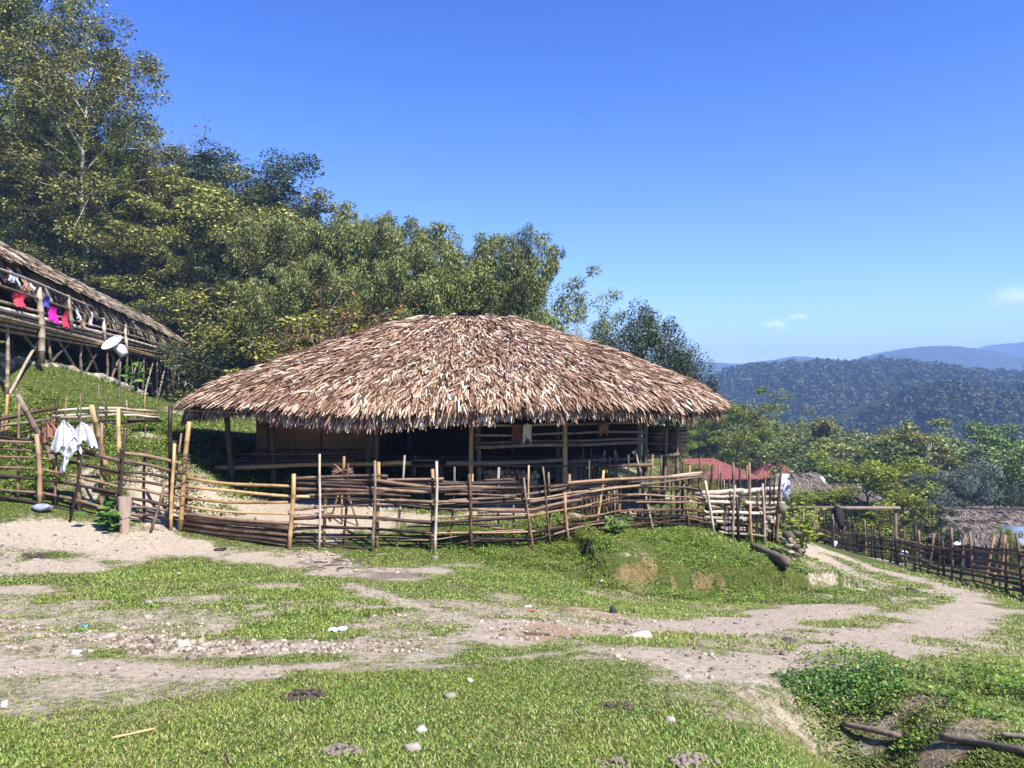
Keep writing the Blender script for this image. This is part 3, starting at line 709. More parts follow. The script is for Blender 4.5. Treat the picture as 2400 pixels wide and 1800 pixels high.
def frails(root, path, hs, m, r=.022, seg=(2.2, 3.8), dy=0.0, wob=.02, s0=0.0, s1=None, tilt=0.0, doub=0.3):
    s1 = path.L if s1 is None else s1
    for h in hs:
        d = s0 - .3 * rf.rand(); k = 0
        while d < s1 - .3:
            L = seg[0] + (seg[1] - seg[0]) * rf.rand(); e = min(d + L, s1 + .35 * rf.rand()); n = max(3, int((e - d) / .3)); ds = np.linspace(d, e, n * 3 + 1)
            off = .02 * rf.randn(); dz = .02 * rf.randn(); sl = .03 * rf.randn(); rr = r * (.7 + .6 * rf.rand()); w0 = rf.rand(2) * 6.28
            pts = []; rad = []
            for i, q in enumerate(ds):
                c = path.at(np.clip(q, 0, path.L)) + (path.at(path.L) - path.at(path.L - .5)) * max(0, q - path.L) / .5
                pts.append([c[0], c[1] + dy + off + .02 * math.sin(q * 3 + k * 2 + h * 9), c[2] + h + dz + sl * (q - d) * (1 if seg[1] < 5 else .3) + wob * math.sin(q * 2.2 + w0[0])])
                rad.append(rr * (1.22 if i % 6 == 3 else 1))
            mb = MB(); tube(mb, np.array(pts), np.array(rad), 6); build('rail', mb, m if not isinstance(m, list) else m[rf.randint(len(m))], root, smooth=False)
            d = e - .25 - .2 * rf.rand(); k += 1
def rpx(root, path, u0, v0, u1, v1, r, m, dy=-.05, name='rail', sag=0.0):
    y0 = path.at_u(u0)[1] + dy; y1 = path.at_u(u1)[1] + dy; mb = MB(); bamboo(mb, P(u0, v0, y0), P(u1, v1, y1), r, rf, sag=sag, wob=.012)
    return build(name, mb, m, root, smooth=True)

# left fence
pl = Path([(-70, 1168), (0, 1175), (90, 1183), (180, 1200), (278, 1222), (345, 1228), (420, 1243)])
fl = thing('bamboo_fence', pl.at(pl.L / 2), 'dark open lattice bamboo fence on the left below the grassy bank', 'fence', 'bamboo fences')
frails(fl, pl, [.10, .27, .43, .58, .73, .88, 1.03, 1.17], [RAILB, DARKB, DARKB], .028, dy=0)
for ub, ut, vt, r, m, dy in ((41, 45, 946, .038, DARKB, .06), (94, 87, 1017, .062, RAILB, -.05), (131, 131, 1062, .035, DARKB, .05), (185, 187, 1041, .06, RAILB, .06),
                             (237, 239, 992, .042, DARKB, .06), (278, 278, 954, .058, TAN, .08), (337, 340, 1052, .042, DARKB, .05), (396, 401, 951, .058, RAILB, .08), (401, 407, 1041, .05, TAN, -.08)):
    fpost(fl, pl, ub, ut, vt, r, m, dy)
for ub, ut, vt, r, m, dy in ((160, 195, 1063, .034, DARKB, -.35), (277, 294, 1008, .04, DARKB, -.08), (349, 388, 1125, .04, DARKB, -.35), (395, 426, 1014, .03, DARKB, .3)):
    fpost(fl, pl, ub, ut, vt, r, m, dy, 'prop')
for a, b, r in (((139, 1108, 14.4), (40, 924, 13.6), .055), ((254, 1120, 14.4), (212, 950, 13.6), .05)):
    A = P(*a); mb = MB(); bamboo(mb, A, P(*b), r, rf); o = build('bamboo_pole', mb, PALE if a[0] < 200 else TAN, smooth=True)
    tag(o, 'pale slanting bamboo pole leaning behind the left fence near its end' if a[0] < 200 else 'yellowish slanting bamboo pole leaning behind the left fence beside the white sack', 'pole')

# gate
pg = Path([(424, 1243), (550, 1262), (683, 1286)])
gt = thing('bamboo_gate', pg.at(pg.L / 2), 'bamboo gate of four slim bars over a low panel of split canes', 'gate')
fpost(gt, pg, 420, 443, 987, .068, TAN, -.03, 'gate_post'); fpost(gt, pg, 679, 688, 1109, .062, TAN, -.04, 'gate_post'); fpost(gt, pg, 431, 436, 1130, .05, DARKB, .08, 'gate_post')
for a in ((435, 1120, 683, 1141, .030), (435, 1140, 725, 1163, .030), (431, 1167, 674, 1179, .028), (432, 1186, 702, 1207, .022)): rpx(gt, pg, *a, TAN, dy=.02, name='bar', sag=.03)
for i in range(8):
    f = i / 7; rpx(gt, pg, 428 + 5 * rf.rand(), 1206 + 40 * f, 672 + 24 * rf.rand(), 1228 + 48 * f, .034, [DARKB, RAILB, DARKB][i % 3], dy=-.02 + .03 * (i % 2), name='panel_cane')
for u in (516, 598): fpost(gt, pg, u, u + 2, 1203 + (u - 516) * .1, .035, OLDW, .05, 'panel_stake')
for v in (1068, 1076, 1101, 1222, 1150): 
    mb = MB(); c = P(437 if v < 1200 else 424, v, 13.33); a = np.linspace(0, 6.28, 13); tube(mb, np.stack([c[0] + .058 * np.cos(a), c[1] + .058 * np.sin(a), c[2] + .01 * np.sin(a)], -1), .010, 5); build('binding', mb, DARKB, gt)

# middle fence
pm = Path([(690, 1286), (760, 1285), (880, 1288), (1020, 1293), (1110, 1287), (1250, 1284), (1335, 1264), (1440, 1243), (1540, 1238), (1610, 1232), (1650, 1238)])
fm = thing('bamboo_fence', pm.at(pm.L / 2), 'long bamboo fence of uneven stakes and rough rails in front of the hut', 'fence', 'bamboo fences')
sA = np.interp(1165, pm.us, pm.l)
frails(fm, pm, [.10, .33, .52, .70], [RAILB, DARKB], .026, s1=sA + .4, dy=0)
frails(fm, pm, [.84, .92, .99], [RAILB, DARKB, RAILB], .024, (1.0, 2.2), s1=sA + .3)
frails(fm, pm, [.21, .43, .61], [RAILB, DARKB], .014, (1.5, 3), s1=sA + .3)
frails(fm, pm, [.17, .31, .64, .94], [RAILB, DARKB], .015, (1.5, 3), s0=sA - .2)
frails(fm, pm, [1.08, 1.13, 1.19, 1.24], [RAILB, DARKB, DARKB], .030, (1.6, 3.0), s1=sA + .2)
for zz_ in (1.12, 1.20): 
    for k in range(3): rpx(fm, pm, 690 + k * 155, 1133 + 12 * (zz_ < 1.15), 850 + k * 160, 1131 + 14 * (zz_ < 1.15), .042, DARKB, dy=.06)
frails(fm, pm, [.10, .24, .38, .56, .72, .86], [RAILB, DARKB, RAILB], .025, (2.0, 3.4), s0=sA - .3)
for a in ((1180, 1165, 1420, 1135, .03), (1175, 1150, 1480, 1118, .028), (1240, 1178, 1390, 1152, .028), (1385, 1152, 1520, 1134, .028), (1330, 1132, 1640, 1112, .032), (1480, 1128, 1645, 1108, .036), (1290, 1142, 1500, 1120, .03), (1500, 1135, 1650, 1118, .026)):
    rpx(fm, pm, *a, RAILB if a[0] % 20 else GREYB)
for ub, ut, vt, r, m, dy in ((747, 751, 1065, .034, PALE, -.12), (760, 764, 1120, .05, TAN, .10), (804, 817, 1088, .035, DARKB, .10), (874, 879, 1080, .042, PALE, -.12), (885, 886, 1083, .055, TAN, .10),
        (929, 948, 1066, .035, GREYB, .12), (1012, 1014, 1098, .055, TAN, .10), (1021, 1023, 1080, .042, PALE, -.12), (1056, 1065, 1093, .034, GREYB, .10), (1108, 1099, 1113, .045, RAILB, -.05), (1106, 1107, 1111, .03, TAN, .1),
        (1165, 1170, 1095, .04, GREYB, .10), (1202, 1203, 1141, .034, DARKB, .05), (1250, 1228, 1118, .036, RAILB, -.12), (1241, 1239, 1089, .032, TAN, .12), (1293, 1271, 1095, .034, RAILB, -.12), (1289, 1287, 1107, .038, GREYB, .12),
        (1334, 1322, 1155, .046, RAILB, -.10), (1328, 1334, 1112, .052, TAN, .12), (1382, 1382, 1081, .03, GREYB, .1), (1396, 1415, 1101, .046, TAN, .14), (1441, 1411, 1156, .045, RAILB, -.12), (1447, 1455, 1114, .055, TAN, .14),
        (1470, 1474, 1066, .034, GREYB, .18), (1534, 1488, 1055, .042, GREYB, -.12), (1520, 1529, 1066, .04, TAN, .12), (1549, 1549, 1066, .03, DARKB, .14), (1616, 1602, 1129, .042, RAILB, -.1), (1609, 1616, 1091, .05, TAN, .12),
        (1637, 1641, 1072, .045, DARKB, .1), (1600, 1600, 1085, .05, DARKB, .4), (1590, 1590, 1100, .03, DARKB, .5), (1573, 1575, 1095, .025, DARKB, .5)):
    fpost(fm, pm, ub, ut, vt, r, m, dy)

# pale pole fence on the right end of the bank
pr = Path([(1640, 1236), (1690, 1254), (1730, 1270), (1790, 1277), (1835, 1280)])
fr_ = thing('pole_fence', pr.at(pr.L / 2), 'tangled fence of pale round poles at the corner above the track', 'fence', 'bamboo fences')
for a in ((1625, 1156, 1740, 1150, .06), (1735, 1152, 1832, 1144, .06), (1640, 1164, 1720, 1163, .04), (1718, 1163, 1835, 1165, .042), (1655, 1176, 1725, 1178, .045), (1748, 1178, 1838, 1180, .05), (1660, 1187, 1800, 1190, .045), (1780, 1192, 1836, 1188, .04),
          (1640, 1200, 1785, 1202, .045), (1780, 1201, 1835, 1198, .04), (1640, 1211, 1760, 1217, .045), (1740, 1217, 1820, 1221, .05), (1680, 1222, 1815, 1224, .04), (1690, 1236, 1800, 1240, .032), (1685, 1246, 1790, 1257, .03), (1700, 1242, 1805, 1245, .035)):
    rpx(fr_, pr, *a, PALE if a[1] < 1222 else GREYB, dy=.02 + .05 * rf.randn())
for ub, ut, vt, r, m, dy in ((1674, 1654, 1127, .05, PALE, -.12), (1656, 1670, 1088, .055, DARKB, .15), (1716, 1722, 1136, .048, PALE, -.1), (1733, 1726, 1167, .06, RAILB, -.12), (1716, 1718, 1084, .05, GREYB, .15), (1761, 1759, 1179, .045, TAN, -.1),
        (1757, 1755, 1084, .055, DARKB, .2), (1793, 1788, 1134, .045, PALE, -.1), (1823, 1808, 1177, .048, TAN, -.12), (1814, 1832, 1100, .055, DARKB, .15), (1688, 1690, 1110, .045, DARKB, .2), (1728, 1735, 1095, .05, DARKB, .3), (1699, 1697, 1125, .04, DARKB, .4), (1803, 1806, 1125, .045, DARKB, .25), (1770, 1777, 1150, .04, DARKB, .2), (1692, 1706, 1150, .035, DARKB, .1)):
    fpost(fr_, pr, ub, ut, vt, r, m, dy)

frails(fr_, pr, [.14, .34, .55, .78], [DARKB, RAILB], .018, (.9, 2.0), dy=.25)
for k in range(16):
    ub = 1642 + 185 * rf.rand(); fpost(fr_, pr, ub, ub - 12 + 24 * rf.rand(), 1085 + 80 * rf.rand(), .028 + .015 * rf.rand(), [DARKB, RAILB, DARKB][k % 3], .15 + .4 * rf.rand())
# lower right fence along the track
pq = Path([(1885, 1256), (1900, 1262), (1980, 1301), (2099, 1321), (2200, 1346), (2300, 1372), (2400, 1397), (2500, 1425)], [43, 42, 33, 27, 23, 19.6, 16.8, 14.6])
pq.p[:, 2] = H(pq.p[:, 0], pq.p[:, 1])
fq = thing('bamboo_fence', pq.at(pq.L / 2), 'low dark bamboo fence running down the far side of the track', 'fence', 'bamboo fences')
frails(fq, pq, [.08, .17, .27, .38, .50, .62, .74, .86, .97], [DARKB, DARKB, RAILB], .028, (7.5, 11), wob=.012)
d = .4
while d < pq.L - .2:
    c = pq.at(d); mb = MB(); ht = 1.1 + .5 * rf.rand(); z0 = h1(c[0], c[1] + .08)
    bamboo(mb, (c[0], c[1] + .08 * rf.randn(), z0 - .1), (c[0] + .16 * rf.randn(), c[1] + .1 * rf.randn(), z0 + ht), .03 + .015 * rf.rand(), rf); build('post', mb, DARKB, fq, smooth=True); d += .55 + .3 * rf.rand()

# inner fence on the left bank
pi_ = Path([(-60, 1078), (0, 1052), (60, 1040), (135, 1026), (200, 1030), (280, 1022), (372, 1018)])
fi = thing('bamboo_fence', pi_.at(pi_.L / 2), 'slim pale railed bamboo fence crossing the slope behind the left fence', 'fence', 'bamboo fences')
for a in ((-60, 992, 134, 957, .045), (128, 962, 282, 955, .03), (-40, 1005, 120, 981, .035), (122, 975, 300, 962, .03), (0, 1028, 150, 988, .04), (140, 980, 280, 972, .035), (150, 995, 285, 984, .03), (20, 1045, 120, 1003, .045), (280, 956, 370, 966, .03), (290, 972, 372, 978, .03), (285, 966, 368, 972, .025), (300, 984, 372, 983, .035), (-20, 1062, 40, 1040, .04), (240, 992, 380, 986, .03)):
    rpx(fi, pi_, *a, PALE if a[0] % 3 else RAILB, dy=.0)
for ub, ut, vt, r, m in ((12, 18, 925, .05, TAN), (2, 8, 970, .05, RAILB), (64, 66, 950, .035, DARKB), (80, 78, 946, .03, RAILB), (132, 133, 936, .05, RAILB), (153, 155, 930, .04, DARKB), (184, 190, 925, .03, GREYB), (226, 232, 900, .03, GREYB), (249, 249, 925, .03, DARKB), (300, 297, 935, .025, GREYB), (340, 340, 925, .025, TAN), (278, 280, 910, .03, GREYB)):
    fpost(fi, pi_, ub, ut, vt, r, m, .04)

lh0 = np.random.RandomState(3)
# split weathered stump in front of the left fence
mb = MB(); c = P(290, 1228, 12.95); c[2] = h1(c[0], c[1]); zs = np.linspace(-.1, .60, 9)
a = np.linspace(0, 6.28, 15)[:-1]; ring = []
for z_ in zs: 
    q = .098 + .018 * np.sin(a * 3 + z_ * 3) + .014 * np.sin(a * 7) + .01 * lh0.randn(14) ; q = q * (.85 + .4 * z_)
    ring.append(np.stack([c[0] + .02 * z_ + q * np.cos(a), c[1] + q * .7 * np.sin(a), np.full(14, c[2] + z_) + (.03 * np.sin(a * 4) if z_ > .6 else 0)], -1))
V = np.array(ring).reshape(-1, 3); f = [[i * 14 + j, i * 14 + (j + 1) % 14, (i + 1) * 14 + (j + 1) % 14, (i + 1) * 14 + j] for i in range(8) for j in range(14)]
mb.add(V, f); mb.add(np.concatenate([ring[-1], [[c[0] + .01, c[1], c[2] + .58]]]), [[j, (j + 1) % 14, 14] for j in range(14)])
tag(build('tree_stump', mb, m_wood('split_wood', [(.07, .05, .035), (.20, .14, .10), (.38, .28, .21)], 22, .9, (1, 1, .12), 1.0)), 'short weathered split stump standing against the left fence', 'stump')

# white sack and brown sack flung over the left fence
def sack(pts, r, name, mat, label, seed, flat=.5):
    rr = np.random.RandomState(seed); mb = MB()
    for p_, q in zip(pts, r):
        nu, nv = 14, 9; A, B = np.meshgrid(np.linspace(0, 2 * np.pi, nu), np.linspace(0.02, np.pi - .02, nv), indexing='ij'); ph = rr.rand(4) * 6.28
        k = 1 + .22 * np.sin(A * 3 + ph[0]) * np.sin(B * 2 + ph[1]) + .14 * np.sin(A * 5 + B * 4 + ph[2])
        X = np.stack([q[0] * k * np.cos(A) * np.sin(B), q[0] * flat * k * np.sin(A) * np.sin(B), q[1] * k * np.cos(B)], -1)
        if len(q) > 2: cs, sn = math.cos(q[2]), math.sin(q[2]); X = np.stack([X[..., 0] * cs - X[..., 2] * sn, X[..., 1], X[..., 0] * sn + X[..., 2] * cs], -1)
        mb.add(X + p_, grid_faces(nu, nv))
    return tag(build(name, mb, mat, smooth=False), label, 'sack')
WHITE = m_plain('white_sacking', (.62, .63, .65), .6, .12, 20)
yl = pl.at_u(150)[1] - .1
def drape(parts, name, mat, label):
    mb = MB(); rr = np.random.RandomState(4)
    for apex, bl, br_, Y, nf, top in parts:
        n, m = 22, 14; s = np.linspace(0, 1, n)[:, None]; q = np.linspace(0, 1, m)[None, :]; ph = rr.rand(3) * 6.28
        u = apex[0] + (bl[0] + (br_[0] - bl[0]) * s - apex[0]) * (q * (1 - top) + top * np.minimum(1, q * 3) ** .8); v = apex[1] + (bl[1] + (br_[1] - bl[1]) * s - apex[1]) * q + 7 * np.sin(s * nf * 3 + ph[0]) * q ** 2 + 4 * np.sin(s * 17 + ph[1]) * q ** 3 + 3 * rr.randn(n, 1) * q ** 6
        yy = Y - .10 * q * np.sin(s * 3.14) - .06 * np.sin(s * nf * 6.28 + ph[1]) * (.25 + .75 * q) * (.6 + .8 * vnoise(s * 5 + ph[0] * 9, q * 2 + ph[1])) + .09 * (fbm(s * 7 + ph[0] * 9, q * 4 + ph[2] * 7, 5, 3) - .5)
        fr = np.stack([(u - 1200) / F * yy, yy, 1.6 - (v - 900) / F * yy], -1); bk = fr + [0, .012, 0]; g = grid_faces(n, m); mb.add(np.concatenate([fr.reshape(-1, 3), bk.reshape(-1, 3)]), np.concatenate([g, g[:, ::-1] + n * m]))
    return tag(build(name, mb, mat, smooth=True), label, 'sack')
drape([((150, 982), (118, 1052), (172, 1050), yl, 2.5, .3), ((152, 986), (148, 1052), (190, 1040), yl + .05, 2, .3), ((190, 988), (168, 1045), (230, 1040), yl, 2.2, .45), ((158, 1030), (139, 1112), (160, 1085), yl - .06, 1.5, .1), ((175, 1025), (140, 1066), (192, 1062), yl - .03, 2.5, .5)], 'white_sack', WHITE, 'torn white woven sack slung over the left fence')
drape([((122, 978), (90, 1030), (130, 1034), yl + .2, 2.3, .5), ((112, 990), (94, 1022), (140, 1026), yl + .16, 2.0, .5)], 'brown_sack', m_plain('brown_sacking', (.24, .115, .07), .9, .5, 40), 'ragged brown sack bundled beside the white one on the left fence')
sack([P(98, 1190, 13.0)], [(.17, .06, .05)], 'grey_rag', m_plain('grey_rag', (.25, .28, .32), .8, .2, 14), 'grey rag lying in the grass at the foot of the left fence', 4)

# ================================================================== LONG HOUSE ON STILTS (left)
lh = np.random.RandomState(33)
LA = np.array([-13.2, 20.0]); LB = np.array([-21.9, 53.0]); LD = (LB - LA) / np.linalg.norm(LB - LA); LN = np.array([LD[1], -LD[0]])   # LN points to the near (right) side
if LN[0] < 0: LN = -LN
LL = np.linalg.norm(LB - LA)
def lp(s, off, z): p = LA + LD * s - LN * off; return np.array([p[0], p[1], z])
def eave_z(s): return 4.88 - .022 * s
long_house = thing('longhouse', lp(LL / 2, 2.5, h1(*lp(LL / 2, 2.5, 0)[:2])), 'long thatched house on stilts with a railed veranda hung with washing', 'house')
LS0 = -6.0
def lroof(s, t, lift=0.0):
    """front slope from ridge (0) to eave (1); s along the house in 0..1; rounded far end"""
    s = np.asarray(s, float); t = np.asarray(t, float); d = LS0 + s * (LL + 1.6 - LS0)
    k = sstep(LL - 4.2, LL + 1.6, d)                      # hip
    off = 3.6 * (1 - t) - .05 * t + k * k * 1.0 * t
    x = LA[0] + LD[0] * d - LN[0] * off; y = LA[1] + LD[1] * d - LN[1] * off
    zr = 6.95 - .018 * d; ze = eave_z(d)
    z = zr + (ze - zr) * t ** 1.1 - k * (zr - ze - .1) * (1 - t) ** .9 + lift + .12 * (vnoise(d * .7, t * 2 + 9, 4) - .5)
    return np.stack([x, y, z], -1)
mb = MB(); Sg, Tg = np.meshgrid(np.linspace(0, 1, 60), np.linspace(0, 1, 9), indexing='ij')
mb.add(lroof(Sg, Tg, -.05), grid_faces(60, 9), 2); mb.add(lroof(Sg, Tg, -.25), grid_faces(60, 9)[:, ::-1], 2)
def back(s, t):
    p = lroof(s, 1 - t * 0); return p
Bs = lroof(Sg, Tg * 0); Bk = Bs.copy(); Bk[..., 0] -= LN[0] * 4 * Tg; Bk[..., 1] -= LN[1] * 4 * Tg; Bk[..., 2] -= 2.3 * Tg; mb.add(Bk, grid_faces(60, 9)[:, ::-1], 2)
def lstr(n, s0, s1, mi, t0=0.0, L=(.4, .75), w=(.05, .1), jit=.2):
    k0 = len(mb.F); 
    thatch(mb, lroof, n, lambda m_: s0 + (s1 - s0) * lh.rand(m_), lambda m_: t0 + (.995 - t0) * lh.rand(m_), L, w, lh, jit, (.0, .05, .14))
    for i in range(k0, len(mb.F)): mb.F[i] = (mb.F[i][0], mi)
def lfr(n, s0, s1, mi, L=(.35, .85)):
    k0 = len(mb.F); s = s0 + (s1 - s0) * lh.rand(n); tt_ = .93 + .08 * lh.rand(n); p = lroof(s, tt_, -.05 - .12 * lh.rand(n))
    D = np.stack([LN[0] * .35 + .15 * lh.randn(n), LN[1] * .35 + .15 * lh.randn(n), -np.ones(n)], -1); N = np.tile([LN[0], LN[1], .4], (n, 1))
    strips(mb, p, D, nrm(N), (L[0] + (L[1] - L[0]) * lh.rand(n)) * (.6 + .8 * vnoise(s * 60, s * 0, 5)), .05 + .06 * lh.rand(n), np.zeros(n), .05 * lh.rand(n), .08 * lh.rand(n), lh)
    for i in range(k0, len(mb.F)): mb.F[i] = (mb.F[i][0], mi)
lstr(16000, 0, .83, 0); lfr(6000, 0, .83, 0); lstr(6500, .80, 1.0, 1); lfr(2200, .80, 1.0, 1, (.3, .6)); lstr(1500, .0, .35, 1, .8); lfr(500, 0, .33, 1)
build('roof', mb, [THATCH_OLD, THATCH, THATCH_IN], long_house)
def lf_z(s): return 3.33 - .004 * s
# floor
mb = MB()
for i in range(26): bamboo(mb, lp(LS0, -.5 + i * .15, lf_z(0) - .02 - .01 * lh.rand()), lp(LL - .3, -.5 + i * .15, lf_z(LL) - .02), .07, lh, node=1.2)
build('floor', mb, OLDW, long_house)
for k in range(4): 
    mb = MB(); bamboo(mb, lp(LS0, -.58 + .05 * k, lf_z(0) - .12 - .09 * k), lp(LL - (7 - k * 1.5), -.58 + .05 * k, lf_z(LL) - .14 - .09 * k), .05, lh, node=1, wob=.04); build('floor_beam', mb, TAN if k % 2 else PALE, long_house)
# back wall
mb = MB()
a_, b_ = lp(LS0, 1.7, 0), lp(LL - 8, 1.7, 0)
def wall_seg(s0, s1, off, z0, z1):
    A, B = lp(s0, off, 0), lp(s1, off, 0); n2 = np.array([LN[0], LN[1], 0]) * .025
    v = [];
    for q in (A + n2, B + n2, B - n2, A - n2):
        v.append([q[0], q[1], z0])
    for q in (A + n2, B + n2, B - n2, A - n2):
        v.append([q[0], q[1], z1])
    mb = MB(); mb.add(v, [[0, 3, 2, 1], [4, 5, 6, 7], [0, 1, 5, 4], [1, 2, 6, 5], [2, 3, 7, 6], [3, 0, 4, 7]]); return build('wall', mb, m_plain('dark_matting', (.15, .095, .06), .9, .4, 6), long_house)
wall_seg(LS0, LL - 9.6, 1.5, lf_z(0), 5.6); wall_seg(LL - 9.5, LL - 1.8, -.2, lf_z(LL) + .05, 4.3); wall_seg(LL - 1.8, LL - .2, .3, lf_z(LL), 3.75)
# veranda posts and rails
for u, v0, v1, r in ((94, 850, 672, .09), (163, 782, 692, .06), (243, 800, 745, .06), (294, 822, 762, .06), (-40, 870, 600, .08)):
    Yg = None; best = min(np.linspace(-5, LL, 500), key=lambda s: abs(1200 + F * lp(s, -.6, 0)[0] / lp(s, -.6, 0)[1] - u)); Yg = lp(best, -.6, 0)[1]
    mb = MB(); bamboo(mb, P(u + 4, v0, Yg), P(u - 2, v1, Yg), r, lh, wob=.02); build('veranda_post', mb, PALE, long_house, smooth=True)
for h, s0, s1 in ((.28, LS0, LL - 10), (.62, LS0, LL - 9), (.95, LS0, 6.0), (.08, LS0, LL - 11)):
    mb = MB(); bamboo(mb, lp(s0, -.56, lf_z(s0) + h), lp(s1, -.56, lf_z(s1) + h), .035 if h > .1 else .065, lh, node=.9, wob=.04); build('veranda_rail', mb, PALE, long_house, smooth=True)
# stilts and cross braces
for i, s in enumerate(np.arange(-1.2, LL - .5, 3.2)):
    for off in (-.45, 2.6):
        c = lp(s, off, 0); mb = MB(); bamboo(mb, (c[0], c[1], h1(c[0], c[1]) - .1), (c[0], c[1], lf_z(s) - .05), .05, lh, wob=.03); build('stilt', mb, GREYB, long_house, smooth=True)
    if s < LL - 8:
        for sg in (1, -1):
            a, b = lp(s - 1.4 * sg + 1.6, -.42, 0), lp(s + 1.4 * sg + 1.6, -.42, 0); ga = h1(a[0], a[1])
            mb = MB(); bamboo(mb, (a[0], a[1], min(ga, lf_z(s) - .7) + .0), (b[0], b[1], lf_z(s) - .12), .042, lh); build('brace', mb, GREYB, long_house, smooth=True)  # paler bamboo chosen so sunlight on the braces is in their colour
for u0, v0, u1, v1 in ((370, 975, 380, 845), (405, 970, 384, 845), (420, 968, 430, 850), (398, 965, 402, 850), (428, 960, 429, 850), (352, 955, 366, 860), (262, 945, 264, 838), (280, 948, 279, 845)):
    Y = 43 if u0 > 340 else 30; mb = MB(); bamboo(mb, P(u0, v0, Y), P(u1, v1, Y), .075 if Y > 40 else .05, lh); build('stilt', mb, GREYB, long_house, smooth=True)

def lY(u): 
    s = min(np.linspace(-5, LL, 600), key=lambda s: abs(1200 + F * lp(s, -.62, 0)[0] / lp(s, -.62, 0)[1] - u)); return lp(s, -.62, 0)[1]
G_ = 'washing on the longhouse veranda'; AX = (LD[0], LD[1])
for u, v, w, h, c, nm, lb in ((47, 688, 24, 30, (.75, .06, .09), 'hung_shirt', 'bright pink red shirt hung over the lower rail of the longhouse'), (124, 719, 22, 34, (.62, .02, .30), 'hung_cloth', 'magenta cloth hung on the longhouse rail beyond the tall post'),
        (155, 730, 14, 36, (.55, .04, .08), 'hung_cloth', 'dark red cloth hung beside the second veranda post'), (27, 633, 16, 28, (.50, .60, .72), 'hung_cloth', 'pale blue cloth hung high under the thatch nearest the picture edge'),
        (42, 646, 10, 26, (.70, .74, .80), 'hung_cloth', 'narrow white cloth hung high under the thatch'), (58, 656, 20, 24, (.62, .33, .24), 'hung_cloth', 'peach coloured cloth hung high under the thatch'), (74, 664, 12, 14, (.75, .72, .70), 'hung_cloth', 'small cream cloth hung beside the peach one'),
        (108, 694, 16, 24, (.05, .06, .30), 'hung_cloth', 'dark blue cloth hung behind the tall veranda post'), (182, 722, 12, 26, (.45, .47, .5), 'hung_cloth', 'grey cloth hung on the far part of the veranda'), (213, 732, 9, 28, (.62, .62, .62), 'hung_cloth', 'white cloth hung at the far part of the veranda'),
        (196, 738, 14, 28, (.30, .20, .12), 'hung_cloth', 'brown cloth hung between the grey and white ones'), (18, 628, 8, 26, (.45, .10, .08), 'hung_cloth', 'rust red strip of cloth hung at the roof edge')):
    cloth(u, v, w * 2.2, h, lY(u) - .05 if v > 686 else lY(u) + .75, c, lb, G_, nm, AX, sleeves=(nm == 'hung_shirt'))

# satellite dish on a pole
dish = thing('satellite_dish', P(262, 945, 27), 'white satellite dish on a thin pole in front of the longhouse', 'satellite dish')
dc = P(262, 803, 27); ax = nrm(np.array([-.30, -.62, .72])); e1 = nrm(np.cross(ax, [0, 0, 1.0])); e2 = np.cross(ax, e1)
mb = MB(); A, R = np.meshgrid(np.linspace(0, 2 * np.pi, 37), np.linspace(0, .37, 8), indexing='ij')
fr = dc + e1 * (R * np.cos(A))[..., None] + e2 * (R * np.sin(A))[..., None] + ax * (R ** 2 * .75 - .08)[..., None]; bk = fr - ax * .02
mb.add(fr, grid_faces(37, 8)); mb.add(bk, grid_faces(37, 8)[:, ::-1]); tube(mb, fr[:, -1, :] - ax * .01, .013, 6, cap=False)
DW = m_plain('dish_white', (.72, .72, .76), .45, .05, 4, .4); build('bowl', mb, DW, dish, smooth=True)
mb = MB(); tube(mb, np.array([dc - ax * .1, P(282, 818, 27.1), P(292, 832, 27.1)]), np.array([.12, .19, .15]), 14); build('back_housing', mb, DW, dish, smooth=True)
mb = MB(); bamboo(mb, dc - e2 * .33, dc + ax * .45, .012, lh); tube(mb, np.array([dc + ax * .42, dc + ax * .5]), .035, 8); build('feed_arm', mb, DARKB, dish)
mb = MB(); c = P(278, 840, 27.1); tube(mb, np.array([[c[0], c[1], h1(c[0], c[1]) - .1], P(284, 822, 27.1)]), .03, 8); build('pole', mb, GREYB, dish)

